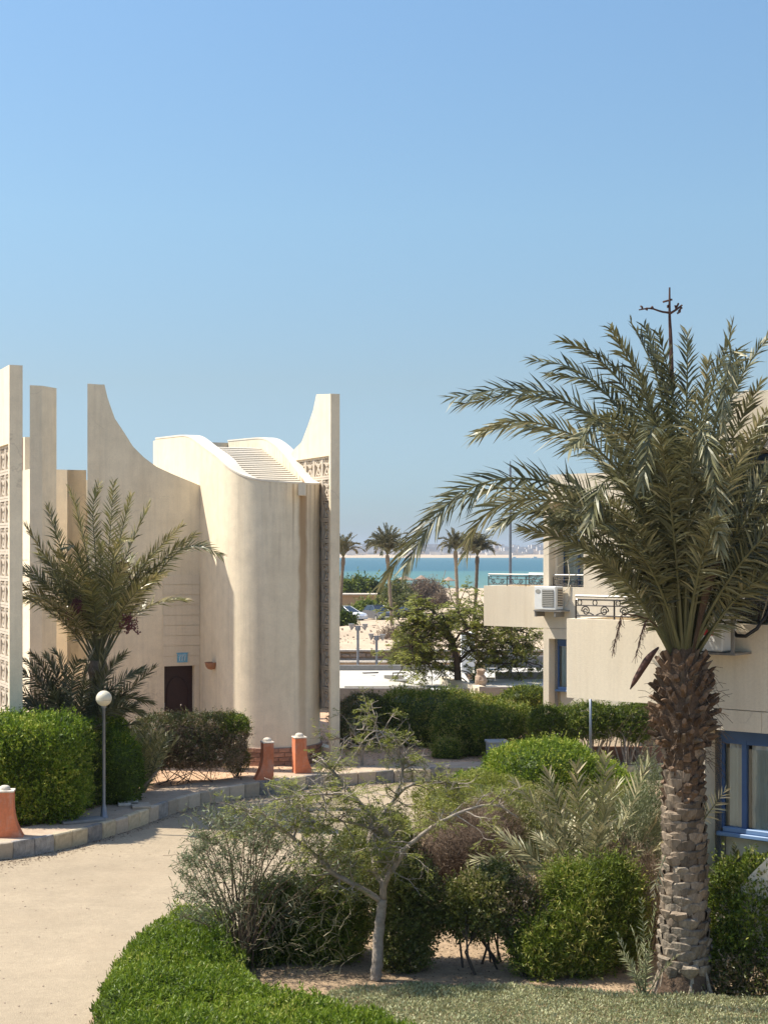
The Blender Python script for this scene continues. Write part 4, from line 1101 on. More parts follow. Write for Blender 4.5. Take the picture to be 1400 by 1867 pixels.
def blob_pts(c, r, p, n, rg, lump, shell, zmin, seed, lfreq=1.6):
    d = nrm(rg.normal(size=(n, 3))); s = superd(d, p)
    r = np.array(r)
    q = d * s[:, None]
    f = 1 - np.abs(rg.normal(0, shell, n)); f = np.clip(f, .15, 1.0)
    P0 = c + q * r
    f = f * (1 + lump * (lf(P0, lfreq, seed) + .55 * lf(P0, lfreq * 4.2, seed + 3))) + rg.normal(0, .015, n)
    P_ = c + q * r * f[:, None]
    nn = nrm(np.sign(q) * np.abs(q) ** (p - 1) / r)
    k = P_[:, 2] > zmin
    return P_[k], nn[k]

def shrub(name, label, cat, blobs, n, leaf, material, zmin, group=None, lump=.12, shell=.10, p=2.6, core=.8, stems=None, up=.3, out=.6, tint=0, base=None, seed=0, stemmat=None, kind2=None, rspread=.29, coremat=None, sprig=.35, zgrad=0.):
    """blobs: (centre xyz, radii xyz). The leaves fill the outer layer; a woody inside and stems carry them."""
    rg = np.random.default_rng(seed + 50)
    c0 = np.mean([b[0] for b in blobs], 0)
    loc = np.array([c0[0], c0[1], zmin]) if base is None else np.array(base)
    t = thing(name, label, cat, loc, 0, group)
    vol = np.array([b[1][0] * b[1][1] + b[1][0] * b[1][2] + b[1][1] * b[1][2] for b in blobs]); vol = vol / vol.sum()
    mb = MB()
    for bi, (c, r) in enumerate(blobs):
        c = np.array(c, float); r = np.array(r, float)
        Q, nn = blob_pts(c, r, p, int(n * vol[bi]), rg, lump, shell, zmin + .02, seed)
        for bj, (c2, r2) in enumerate(blobs):
            if bj != bi:
                e = np.sum(np.abs((Q - c2) / (np.array(r2) * .82)) ** p, 1)
                k = e > 1; Q = Q[k]; nn = nn[k]
        m_ = len(Q)
        d = nrm(nn * out + rg.normal(size=(m_, 3)) * .55 + np.array([0, 0, up]))
        s = nrm(np.cross(d, nrm(nn * .7 + rg.normal(size=(m_, 3)) * .8)))
        sz = rg.uniform(.5, 1.55, m_)
        rd = np.clip(.45 + tint + .36 * lf(Q, 1.7, seed + 7) + zgrad * (Q[:, 2] - c[2]) / r[2] + rg.normal(0, rspread, m_) * .8, 0, 1)
        quads(mb, Q, d, s, leaf[0] * sz, leaf[1] * sz, rd, .15)
        # sprigs that stick out of the outline
        ns_ = int(m_ * sprig / 9)
        if ns_:
            pick = rg.integers(0, m_, ns_); sd_ = nrm(nn[pick] * .8 + rg.normal(size=(ns_, 3)) * .45 + [0, 0, .45]); ln_ = rg.uniform(1.0, 4.2, ns_) ** 1.05 * leaf[0]
            for q_ in range(9):
                f_ = (q_ + 1) / 9; Qs = Q[pick] + sd_ * (ln_ * f_)[:, None]; ds = nrm(sd_ * .5 + rg.normal(size=(ns_, 3)) * .6); ss = nrm(np.cross(ds, rg.normal(size=(ns_, 3))))
                z_ = rg.uniform(.6, 1.15, ns_); quads(mb, Qs, ds, ss, leaf[0] * z_, leaf[1] * z_, np.clip(rd[pick] + .15 + rg.normal(0, .12, ns_), 0, 1), .15)
    mb.build("foliage", material, t, kind="stuff")
    if core:
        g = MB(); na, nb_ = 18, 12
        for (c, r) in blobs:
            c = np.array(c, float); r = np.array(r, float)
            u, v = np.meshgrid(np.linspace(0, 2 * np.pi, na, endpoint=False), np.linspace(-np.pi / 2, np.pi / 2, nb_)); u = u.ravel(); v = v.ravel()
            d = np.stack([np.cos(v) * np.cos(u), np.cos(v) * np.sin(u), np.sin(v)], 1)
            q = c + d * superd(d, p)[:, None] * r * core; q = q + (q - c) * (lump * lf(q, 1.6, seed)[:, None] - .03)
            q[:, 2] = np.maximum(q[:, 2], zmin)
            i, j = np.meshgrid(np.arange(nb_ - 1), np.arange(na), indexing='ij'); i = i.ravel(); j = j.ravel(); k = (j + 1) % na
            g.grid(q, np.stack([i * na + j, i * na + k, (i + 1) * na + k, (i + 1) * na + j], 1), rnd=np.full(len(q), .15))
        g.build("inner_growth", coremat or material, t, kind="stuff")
    if stems:
        g = MB(); ns, r0 = stems
        for k in range(ns):
            b = blobs[rg.integers(len(blobs))]; c = np.array(b[0]); r = np.array(b[1])
            a = rg.uniform(0, 2 * math.pi); q0 = np.array([loc[0] + rg.normal(0, r[0] * .15), loc[1] + rg.normal(0, .1), zmin]) if len(blobs) == 1 else np.array([c[0] + rg.normal(0, r[0] * .35), c[1] + rg.normal(0, r[1] * .3), zmin])
            q1 = c + np.array([math.cos(a) * r[0] * .8, math.sin(a) * r[1] * .8, rg.uniform(-.3, .6) * r[2]])
            m1 = q0 * .55 + q1 * .45 + rg.normal(0, .06, 3); m1[2] = q0[2] + (q1[2] - q0[2]) * .35
            m2 = q0 * .2 + q1 * .8 + rg.normal(0, .05, 3)
            g.tube(np.array([q0, m1, m2, q1]), np.array([r0, r0 * .8, r0 * .5, r0 * .25]) * rg.uniform(.6, 1.1), 5)
            for _ in range(3):
                e = m2 + rg.normal(0, .25, 3) * r; g.tube(np.array([m1 * .5 + m2 * .5, (m2 + e) / 2 + rg.normal(0, .04, 3), e]), np.array([r0 * .35, r0 * .25, r0 * .12]), 4)
        g.build("stems", stemmat or m_barkdark, t, kind="stuff")
    return t

def B(px, py, D, rx, ry, rz): return (P(px, py, D), (rx, ry, rz))

# ---- left side hedges
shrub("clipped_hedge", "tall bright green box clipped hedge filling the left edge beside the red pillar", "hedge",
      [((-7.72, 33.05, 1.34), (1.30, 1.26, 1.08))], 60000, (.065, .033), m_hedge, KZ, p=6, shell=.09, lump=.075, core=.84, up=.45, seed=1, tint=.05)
shrub("clipped_hedge", "dark green hedge part between the tall box hedge and the globe lamp", "hedge",
      [(P(168, 1400, 34.9), (.42, .6, 1.05))], 12000, (.055, .028), m_mid, KZ, p=4, shell=.06, core=.85, seed=2)
shrub("round_bush", "round green bush right behind the globe lamp post", "bush",
      [(P(217, 1410, 34.9), (.50, .55, .88)), (P(205, 1370, 35.4), (.4, .4, .9))], 17000, (.05, .025), m_hedge, KZ, p=3, shell=.07, core=.85, seed=3, tint=-.08)
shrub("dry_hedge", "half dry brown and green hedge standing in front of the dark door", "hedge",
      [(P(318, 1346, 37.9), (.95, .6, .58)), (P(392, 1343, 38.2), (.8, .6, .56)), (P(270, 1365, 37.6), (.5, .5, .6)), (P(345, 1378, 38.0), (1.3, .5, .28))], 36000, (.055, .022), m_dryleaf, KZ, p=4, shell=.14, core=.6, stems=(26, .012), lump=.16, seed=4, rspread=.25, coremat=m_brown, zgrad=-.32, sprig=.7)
shrub("dry_hedge", "small green topped round end of the dry hedge nearest the tower", "hedge",
      [(P(428, 1322, 38.2), (.33, .45, .26))], 5000, (.05, .022), m_mid, 1.0, p=3, shell=.12, core=.6, seed=5, tint=.15, base=P(428, 1385, 38.2))
shrub("low_bush", "small dark twiggy bush at the foot of the tower left of the peeling pillar", "bush",
      [(P(434, 1382, 38.7), (.32, .3, .36))], 2600, (.05, .02), m_olive, KZ, p=2.4, shell=.3, core=0, stems=(12, .012), seed=6)
# ---- hedges beyond the road
shrub("far_hedge", "brownish olive hedge touching the right fin of the curved tower", "hedge",
      [(P(664, 1325, 45.5), (.95, .8, .98)), (P(640, 1345, 44.8), (.5, .5, .9))], 22000, (.055, .026), m_dryleaf, KZ, p=3, shell=.12, core=.8, stems=(14, .02), seed=7, tint=-.1, coremat=m_olive, zgrad=-.25, lump=.18)
shrub("far_hedge", "broad green hedge in front of the white roofs under the small tree", "hedge",
      [(P(765, 1318, 45.6), (1.35, .9, .95)), (P(845, 1325, 45.8), (.9, .8, .98))], 32000, (.055, .028), m_mid, KZ, p=4, shell=.08, core=.86, lump=.15, seed=8, tint=.08, zgrad=.12, sprig=.6)
shrub("far_hedge", "dense dark green bush bulging forward left of the grey bin", "hedge",
      [(P(843, 1340, 43.3), (.78, .6, .9)), (P(815, 1375, 42.6), (.4, .4, .45))], 20000, (.055, .028), m_mid, KZ, p=3, shell=.09, core=.86, lump=.16, seed=9, tint=.08, sprig=.6)
shrub("far_hedge", "long green hedge on thin stems running behind the bright mound", "hedge",
      [(P(925, 1322, 42.6), (1.0, .6, .58)), (P(1010, 1318, 41.4), (.72, .45, .46)), (P(1085, 1316, 41.0), (.72, .45, .46)), (P(1155, 1316, 40.9), (.62, .45, .48))], 42000, (.05, .026), m_mid, KZ, p=3, shell=.14, core=.62, stems=(60, .03), lump=.2, seed=10, stemmat=m_bark, tint=.05, sprig=.7)
shrub("far_hedge", "dark green rounded hedge top meeting the far villa wall", "hedge",
      [(P(960, 1280, 50), (.75, .6, .5)), (P(900, 1290, 50), (.8, .6, .35))], 14000, (.06, .03), m_mid, KZ, p=3, shell=.1, core=.85, lump=.12, seed=11, tint=-.02, base=P(950, 1325, 50))
shrub("mound_hedge", "low mound of very bright green foliage beyond the bare tree", "hedge",
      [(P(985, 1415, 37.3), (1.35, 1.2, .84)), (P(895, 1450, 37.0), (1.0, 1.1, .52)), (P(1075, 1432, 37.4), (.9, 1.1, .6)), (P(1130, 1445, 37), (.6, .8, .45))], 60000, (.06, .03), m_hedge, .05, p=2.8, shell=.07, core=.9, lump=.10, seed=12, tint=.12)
shrub("loose_bush", "loose yellow green bush between the road and the bright mound", "bush",
      [(P(815, 1465, 31.5), (.75, .8, .5)), (P(900, 1465, 31), (.9, .9, .62)), (P(860, 1500, 29), (.8, .7, .5))], 26000, (.05, .016), m_acacia, .05, p=2.3, shell=.2, core=.6, stems=(20, .014), lump=.2, seed=13)
# ---- middle of the island
shrub("dry_bush", "brown leafless mound of fine dry twigs in the middle of the garden", "bush",
      [(P(835, 1560, 25.6), (.85, .7, .68)), (P(885, 1540, 26.4), (.6, .6, .75))], 26000, (.10, .006), m_brown, .05, p=2.3, shell=.15, core=.78, stems=(20, .012), lump=.1, seed=14, coremat=m_brown)
shrub("olive_bush", "olive bush behind the fork of the bare tree", "bush",
      [(P(690, 1550, 25.4), (.62, .6, .75)), (P(640, 1585, 24.6), (.4, .45, .6))], 15000, (.055, .024), m_olive, .05, p=2.4, shell=.2, core=.55, stems=(16, .014), lump=.18, seed=15, tint=.1)
shrub("green_bush", "dense green bush under the low left limb of the bare tree", "bush",
      [(P(520, 1690, 22.6), (.66, .6, .72)), (P(600, 1680, 22.4), (.55, .55, .78)), (P(470, 1740, 22.3), (.4, .4, .42))], 36000, (.055, .02), m_mid, .05, p=2.1, shell=.18, core=.62, stems=(16, .014), lump=.24, sprig=.8, seed=16, tint=-.02)
shrub("olive_bush", "thin olive and brown shrub with dark stems just right of the bare tree trunk", "bush",
      [(P(745, 1655, 22.1), (.5, .45, .72)), (P(735, 1735, 21.8), (.32, .3, .4))], 15000, (.05, .024), m_olive, .05, p=2.0, shell=.36, core=.15, stems=(24, .016), lump=.34, sprig=.9, seed=17, base=P(745, 1785, 21.6), rspread=.3)
shrub("olive_bush", "rounded olive shrub on two dark stems in the centre of the sandy bed", "bush",
      [(P(868, 1650, 21.9), (.58, .5, .56)), (P(905, 1620, 22.3), (.35, .4, .45))], 16000, (.05, .025), m_olive, .05, p=2.0, shell=.34, core=.2, stems=(9, .026), lump=.34, sprig=.9, seed=18, base=P(872, 1788, 21.7), tint=.05, rspread=.3)
shrub("olive_bush", "half dry reddish shrub leaning against the vivid green bush", "bush",
      [(P(953, 1670, 21.9), (.36, .4, .55))], 8000, (.045, .02), m_dryleaf, .05, p=2.3, shell=.3, core=.3, stems=(4, .03), lump=.2, seed=19, base=P(962, 1790, 21.6), rspread=.3)
shrub("green_bush", "vivid green upright bush left of the small dusty palm fronds by the big trunk", "bush",
      [(P(1060, 1695, 21.9), (.55, .6, .80)), (P(985, 1725, 21.7), (.42, .5, .52)), (P(1125, 1680, 22.2), (.36, .45, .80)), (P(1030, 1640, 22.0), (.35, .4, .5))], 46000, (.075, .016), m_mid, .05, p=2.1, shell=.2, core=.6, stems=(10, .014), up=1.3, out=.35, lump=.26, seed=20, tint=.08, sprig=.9)
shrub("twiggy_bush", "sparse grey green twiggy bush behind the big trunk on its left side", "bush",
      [(P(1160, 1560, 23.8), (.42, .5, 1.0)), (P(1185, 1480, 24.6), (.35, .4, .9))], 15000, (.07, .01), m_willow, .05, p=2.2, shell=.35, core=0, stems=(34, .012), up=.9, lump=.2, seed=21, rspread=.3)
shrub("tangled_bush", "dark green tangled bush in the lower right corner beside the big trunk", "bush",
      [(P(1345, 1640, 21.0), (.42, .45, .5)), (P(1395, 1690, 20.7), (.5, .5, .8)), (P(1340, 1740, 20.7), (.38, .35, .45))], 26000, (.06, .026), m_mid, .05, p=2.3, shell=.22, core=.5, stems=(40, .012), lump=.22, seed=22, tint=-.12, rspread=.28)
shrub("tangled_bush", "reddish brown dry underbrush at the foot of the lower right bush", "bush",
      [(P(1350, 1790, 20.45), (.4, .3, .38)), (P(1400, 1800, 20.3), (.35, .3, .35))], 9000, (.05, .02), m_dryleaf, .05, p=2.2, shell=.3, core=.3, stems=(16, .01), lump=.2, seed=23, rspread=.35)

shrub("loose_bush", "tangle of dry olive scrub behind the dusty palm fronds", "bush",
      [(P(1010, 1500, 28.5), (.8, .7, .7)), (P(1110, 1510, 27.5), (.8, .7, .8)), (P(930, 1530, 27), (.5, .6, .6))], 26000, (.07, .016), m_olive, .05, p=2.1, shell=.3, core=.45, stems=(40, .012), lump=.25, seed=24, tint=.2, rspread=.3, sprig=.8)
shrub("twiggy_bush", "grey brown dry brush along the left side of the big trunk at mid height", "bush",
      [(P(1170, 1640, 22.6), (.34, .4, .7)), (P(1120, 1600, 23.4), (.4, .4, .6))], 12000, (.08, .008), m_brown, .05, p=2.1, shell=.35, core=0, stems=(34, .010), up=.9, lump=.25, seed=25, rspread=.3, tint=.2, sprig=.8)
# ---- foreground ground cover with a free edge
def in_poly(x, y, poly):
    r_ = np.zeros(len(x), bool); n = len(poly)
    for i in range(n):
        x0, y0 = poly[i]; x1, y1 = poly[(i + 1) % n]
        c = ((y0 > y) != (y1 > y)) & (x < (x1 - x0) * (y - y0) / (y1 - y0 + 1e-12) + x0); r_ ^= c
    return r_
def edge_d(x, y, poly):
    d = np.full(len(x), 9.)
    for i in range(len(poly)):
        a = np.array(poly[i]); b_ = np.array(poly[(i + 1) % len(poly)]); ab = b_ - a
        t = np.clip(((x - a[0]) * ab[0] + (y - a[1]) * ab[1]) / (ab @ ab), 0, 1)
        d = np.minimum(d, np.hypot(x - a[0] - t * ab[0], y - a[1] - t * ab[1]))
    return d
CPX = [(190, 1880), (168, 1815), (185, 1765), (222, 1708), (262, 1682), (335, 1655), (400, 1650), (455, 1685), (450, 1740), (500, 1795), (590, 1805), (690, 1828), (800, 1880), (800, 2010), (190, 2010)]
cpoly = [tuple(P(x, y, gd(y, .48))[:2]) for x, y in CPX]
def cover(name, label, cat, poly, n, hgt, leaf, material, seed, kind=None, tint=0, edge=.3, z0=.03, up=.5):
    rg = np.random.default_rng(seed); pa = np.array(poly)
    x = rg.uniform(pa[:, 0].min(), pa[:, 0].max(), n * 3); y = rg.uniform(pa[:, 1].min(), pa[:, 1].max(), n * 3)
    k = in_poly(x, y, poly); x = x[k][:n]; y = y[k][:n]
    e = edge_d(x, y, poly); q = np.stack([x, y, 0 * x], 1)
    top = hgt * (1 + .22 * lf(q, 2.6, seed) + .14 * lf(q, 8, seed + 1)) * np.sqrt(np.clip(e / edge, 0, 1)) ** .8
    z = z0 + top * (1 - np.abs(rg.normal(0, .16, len(x)))); z = np.where(e < edge, z0 + top * rg.uniform(.1, 1, len(x)) ** .5, z)
    Q = np.stack([x, y, np.maximum(z, z0)], 1)
    d = nrm(rg.normal(size=Q.shape) * .55 + np.array([0, -.12, up])); s = nrm(np.cross(d, rg.normal(size=Q.shape)))
    sz = rg.uniform(.6, 1.35, len(Q)); rd = np.clip(.45 + tint + .2 * lf(Q, 1.8, seed + 5) + rg.normal(0, .2, len(Q)), 0, 1)
    mb = MB(); quads(mb, Q, d, s, leaf[0] * sz, leaf[1] * sz, rd, .15)
    return mb
def sprig_cover(poly, n, hgt, leaf, seed, edge, z0=.03, per=11):
    """upright shoots, each a whorl of leaves; young paler leaves at the shoot tips"""
    rg = np.random.default_rng(seed); pa = np.array(poly)
    x = rg.uniform(pa[:, 0].min(), pa[:, 0].max(), n * 3); y = rg.uniform(pa[:, 1].min(), pa[:, 1].max(), n * 3)
    k = in_poly(x, y, poly); x = x[k][:n]; y = y[k][:n]; e = edge_d(x, y, poly); q = np.stack([x, y, 0 * x], 1)
    top = hgt * (1 + .24 * lf(q, 2.6, seed) + .16 * lf(q, 8, seed + 1) + rg.normal(0, .07, len(x))) * np.sqrt(np.clip(e / edge, 0.02, 1)) ** .8
    low = rg.random(len(x)) < .25; top = np.where(low | (e < edge) & (rg.random(len(x)) < .5), top * rg.uniform(.3, .95, len(x)), top)
    base = np.stack([x, y, z0 + top], 1); ax = nrm(rg.normal(0, .42, (len(x), 3)) + [0, -.12, 1]); cl = lf(base, 1.8, seed + 5)
    mb = MB(); a0 = rg.uniform(0, 6.28, len(x))
    u = nrm(np.cross(ax, [1., 0, 0])); w = np.cross(ax, u)
    for k in range(per):
        h = k / per; a = a0 + k * 2.4; el = np.radians(15 + 62 * h + rg.normal(0, 10, len(x)))
        rad = u * np.cos(a)[:, None] + w * np.sin(a)[:, None]
        d = nrm(rad * np.cos(el)[:, None] + ax * np.sin(el)[:, None]); s = nrm(np.cross(d, ax) + rg.normal(0, .15, d.shape))
        Q = base - ax * ((1 - h) * .13)[..., None] if np.ndim(h) else base - ax * (1 - h) * .13
        sz = rg.uniform(.7, 1.2, len(x)) * (1.05 - .45 * h)
        quads(mb, Q, d, s, leaf[0] * sz, leaf[1] * sz, np.clip(.30 + .35 * h + .26 * cl + rg.normal(0, .16, len(x)), 0, 1), .18)
    return mb
t = thing("ground_cover_hedge", "wide low bank of bright green ground cover bulging over the sandy road in the foreground", "hedge", (-2.5, 20, 0))
sprig_cover(cpoly, 10500, .52, (.092, .030), 31, .35).build("foliage", m_cover, t, kind="stuff")
g = MB(); pa = np.array(cpoly); ce = pa.mean(0)
inn = ce + (pa - ce) * .93; V = [(x, y, .34) for x, y in inn] + [(x, y, 0) for x, y in ce + (pa - ce) * .97]; n_ = len(pa)
g.add(V, [list(range(n_)), *[[n_ + i, n_ + (i + 1) % n_, (i + 1) % n_, i] for i in range(n_)]], rnd=.2); g.build("inner_growth", m_mid, t, kind="stuff")
GPX = [(560, 1880), (590, 1815), (640, 1806), (800, 1800), (1000, 1806), (1150, 1818), (1300, 1822), (1500, 1826), (1500, 2000), (560, 2000)]
gpoly = [tuple(P(x, y, gd(y, .1))[:2]) for x, y in GPX]
o = cover("", "", "", gpoly, 80000, .15, (.045, .018), m_silver, 33, edge=.15, z0=.05).build("creeping_ground_cover", m_silver, kind="stuff")
o = cover("", "", "", gpoly, 26000, .13, (.06, .007), m_tuft, 34, edge=.15, z0=.05, up=1).build("dry_grass", m_tuft, kind="stuff")
# leaf litter and pebbles on soil
rg = np.random.default_rng(77); x = rg.uniform(-3, 6, 26000); y = rg.uniform(19.5, 38, 26000); k = in_poly(x, y, [tuple(q) for q in ISL]); x = x[k]; y = y[k]
Q = np.stack([x, y, np.full(len(x), .06)], 1); d = nrm(rg.normal(size=Q.shape) * [1, 1, .25]); s = nrm(np.cross(d, np.array([0, 0, 1.]) + rg.normal(size=Q.shape) * .3))
mb = MB(); quads(mb, Q + [0, 0, .008], d, s, rg.uniform(.02, .06, len(Q)), rg.uniform(.01, .03, len(Q)), rg.uniform(0, 1, len(Q)), .2); mb.build("leaf_litter", m_brown, kind="stuff")
x = rg.uniform(-12, 12, 20000); y = rg.uniform(30, 48, 20000); kz = np.interp(x, ks[:, 0], ks[:, 1]); k = (y > kz + 1.1); x = x[k]; y = y[k]
Q = np.stack([x, y, np.full(len(x), KZ + .01)], 1); d = nrm(rg.normal(size=Q.shape) * [1, 1, .25]); s = nrm(np.cross(d, np.array([0, 0, 1.]) + rg.normal(size=Q.shape) * .3))
mb = MB(); quads(mb, Q, d, s, rg.uniform(.03, .09, len(Q)), rg.uniform(.015, .04, len(Q)), rg.uniform(0, .8, len(Q)), .2); mb.build("leaf_litter", m_brown, kind="stuff")

# ---- fronds
def crom(pts, n=22):
    pts = np.asarray(pts, float); k = len(pts)
    if k == 2: pts = np.array([pts[0], pts.mean(0), pts[1]]); k = 3
    ext = np.concatenate([[2 * pts[0] - pts[1]], pts, [2 * pts[-1] - pts[-2]]])
    out = []; u = np.linspace(0, k - 1 - 1e-6, n)
    for q in u:
        i = int(q); t = q - i; a, b_, c, d = ext[i:i + 4]
        out.append(.5 * ((2 * b_) + (-a + c) * t + (2 * a - 5 * b_ + 4 * c - d) * t * t + (-a + 3 * b_ - 3 * c + d) * t ** 3))
    return np.array(out)
UP = np.array([0, 0, 1.])
def frond(mb, pts, Lm, nl, start, roll, vee, w, tint, droop, rg, r0=.022, ang=(64, 28), seg=True):
    pts = crom(pts); m = len(pts)
    cum = np.concatenate([[0], np.cumsum(np.linalg.norm(np.diff(pts, axis=0), axis=1))]); cum /= cum[-1]
    rad = np.interp(np.linspace(0, 1, m), [0, .12, .5, 1], [r0 * 1.5, r0, r0 * .55, r0 * .12])
    mb.tube(pts, rad, 5, rnd=.6, mi=1)
    T_ = nrm(np.gradient(pts, axis=0))
    for sg in (-1, 1):
        t = np.linspace(start, 1.0, nl) + rg.normal(0, .25 / nl, nl); t = np.clip(t, start, 1)
        pos = np.stack([np.interp(t, cum, pts[:, k]) for k in range(3)], 1); T = nrm(np.stack([np.interp(t, cum, T_[:, k]) for k in range(3)], 1))
        ref = nrm(pts[-1] - pts[0]); hor = np.array([ref[0], ref[1], 0]);
        S0 = np.cross(nrm(hor + 1e-6), UP) if np.linalg.norm(hor) > .12 else np.array([1., 0, 0])
        S_ = nrm(S0 - T * (T @ S0)[:, None]); Nn = np.cross(S_, T)
        c, s_ = math.cos(roll), math.sin(roll)
        S2 = S_ * c + Nn * s_; N2 = -S_ * s_ + Nn * c
        u = (t - start) / (1 - start)
        a = np.radians(np.interp(u, [0, 1], ang) + rg.normal(0, 6, nl))
        v = np.radians(vee * rg.uniform(-.2, 1.3, nl))
        d = nrm(T * np.cos(a)[:, None] + (sg * S2 * np.cos(v)[:, None] + N2 * np.sin(v)[:, None]) * np.sin(a)[:, None])
        L_ = Lm * np.interp(u, [0, .12, .4, .8, 1], [.45, .85, 1, .75, .45]) * rg.uniform(.82, 1.1, nl)
        wd = w * rg.uniform(.75, 1.2, nl); wv_ = nrm(np.cross(d, N2 + rg.normal(0, .5, (nl, 3))))
        dd = droop * rg.uniform(.5, 1.3, nl)
        m1 = pos + d * (L_ * .45)[:, None] - UP * (L_ * dd * .12)[:, None]
        m2 = pos + d * L_[:, None] - UP * (L_ * dd * .5)[:, None]
        V = np.stack([pos - wv_ * wd[:, None] * .35, pos + wv_ * wd[:, None] * .35, m1 + wv_ * wd[:, None] * .5, m1 - wv_ * wd[:, None] * .5, m2], 1).reshape(-1, 3)
        rd = np.clip(tint + .42 + rg.normal(0, .21, nl) + .12 * (u > .9), 0, 1); b0 = mb.n; i = np.arange(nl) * 5
        mb.grid(V, np.stack([i, i + 1, i + 2, i + 3], 1), rnd=np.repeat(rd, 5))
        mb.loops.append((np.stack([i + 3, i + 2, i + 4], 1) + b0).ravel()); mb.tot.append(np.full(nl, 3)); mb.mi.append(np.zeros(nl, int))
def gpath(base, az, el0, el1, L_, rg, n=9):
    t = np.linspace(0, 1, n); el = np.radians(el0 + (el1 - el0) * t ** 1.4); a = az + rg.normal(0, .05) * t
    st = L_ / (n - 1); q = [np.array(base, float)]
    for k in range(1, n): q.append(q[-1] + st * np.array([math.cos(el[k]) * math.cos(a[k]), math.cos(el[k]) * math.sin(a[k]), math.sin(el[k])]))
    return np.array(q)

# ================================================================== BIG PALM
rg = np.random.default_rng(5)
PD = 20.6
pb0 = P(1246, 1815, PD); pb0[2] = .05
palm = thing("date_palm", "big date palm with a thick scaly trunk and spreading grey green crown at the right", "palm tree", pb0)
zz = lambda py: H - (py - HZ) / F * PD
prof_ = [(1822, 60), (1800, 54), (1770, 48), (1740, 46), (1690, 43), (1600, 41), (1500, 37), (1400, 35), (1365, 37), (1350, 43), (1330, 50), (1300, 50), (1260, 47), (1225, 42), (1195, 33), (1170, 20)]
cx_ = [(1822, 1247), (1700, 1246), (1600, 1247), (1400, 1245), (1300, 1244), (1200, 1246)]
def tr_r(z): return np.interp(z, [zz(a) for a, b_ in prof_], [b_ / F * PD for a, b_ in prof_]) * .93
def tr_c(z):
    x = np.interp(z, [zz(a) for a, b_ in cx_], [b_ for a, b_ in cx_]); return np.array([(x - 700) / F * PD, PD, z])
g = MB(); zs2 = np.linspace(.0, zz(1172), 60); n_ = 28; th = np.linspace(0, 2 * math.pi, n_, endpoint=False)
V = np.concatenate([tr_c(z) + np.stack([np.cos(th), np.sin(th), 0 * th], 1) * (tr_r(z) * (1 + (.14 * np.abs(np.sin(th * 4.5 + 1)) * max(0, 1 - z / .45)) + .02 * rg.normal(size=n_)))[:, None] for z in zs2])
i, j = np.meshgrid(np.arange(59), np.arange(n_), indexing='ij'); i = i.ravel(); j = j.ravel(); k = (j + 1) % n_
g.grid(V, np.stack([i * n_ + j, i * n_ + k, (i + 1) * n_ + k, (i + 1) * n_ + j], 1))
trunk = g.build("trunk", m_trunk, palm, smooth=True)
# leaf bases: a shield that widens upwards and is cut off at the top
def boot_mesh(mm, w, h, t0, t1, jit, seed):
    r2 = np.random.default_rng(seed); V = []; cols_ = 5
    for zi, (zf, thk_, wf) in enumerate(((0, t0, .55), (.45, (t0 + t1) * .55, .95), (.93, t1, 1.0), (1.0, t1 * .8, .9))):
        for c in range(cols_):
            u = c / (cols_ - 1) * 2 - 1
            V.append((u * w / 2 * wf, -thk_ * (1 - .45 * u * u) + abs(u) * .03, h * (zf - .10 * u * u * (zf > .5))))
    for c in range(cols_):
        u = c / (cols_ - 1) * 2 - 1; V.append((u * w / 2 * .8, .05 + abs(u) * .03, h * .96))
    V = np.array(V); V += r2.normal(0, jit, V.shape)
    f = [[r_ * cols_ + c, r_ * cols_ + c + 1, (r_ + 1) * cols_ + c + 1, (r_ + 1) * cols_ + c] for r_ in range(4) for c in range(cols_ - 1)]
    m = MB(); m.add(V, f); return m.mesh("leaf_base", mm, smooth=False)
boots_low = [boot_mesh(m_bootg, .235, .15, .02, .05, .006, s) for s in range(4)]
boots_mid = [boot_mesh(m_boot, .23, .15, .02, .05, .006, s) for s in range(4, 8)]
def stub_mesh(mm, w, L_, seed):
    r2 = np.random.default_rng(seed); m = MB(); V = []
    for zf, wf, tf in ((0, 1.0, .05), (.5, .75, .042), (1, .58, .03)):
        for a in np.linspace(0, 2 * math.pi, 8, endpoint=False): V.append((w / 2 * wf * math.cos(a), tf * math.sin(a) - .05 * zf * zf, L_ * zf + (.03 * math.sin(a + seed) if zf == 1 else 0)))
    V = np.array(V) + r2.normal(0, .004, (24, 3)); f = [[r_ * 8 + c, r_ * 8 + (c + 1) % 8, (r_ + 1) * 8 + (c + 1) % 8, (r_ + 1) * 8 + c] for r_ in range(2) for c in range(8)] + [list(range(16, 24))]
    m.add(V, f); return m.mesh("leaf_base", mm)
stubs = [stub_mesh(m_bootd, .115, .23, s) for s in range(4)] + [stub_mesh(m_boot, .10, .22, 9)]
def put_boot(me, z, a, tilt, scale, spin=0, off=0):
    c = tr_c(z); rr_ = tr_r(z) + off
    o = bpy.data.objects.new("leaf_base", me); col.objects.link(o); o.parent = trunk
    q = c + np.array([math.cos(a), math.sin(a), 0]) * rr_ - pb0
    o.location = tuple(float(v) for v in q)
    o.rotation_euler = (Vector((0, 0, 1)).to_track_quat('Z', 'Y')).to_euler()
    o.rotation_mode = 'XYZ'; o.rotation_euler = (tilt, spin, a + math.pi / 2)
    o.scale = scale
z = .34; row = 0
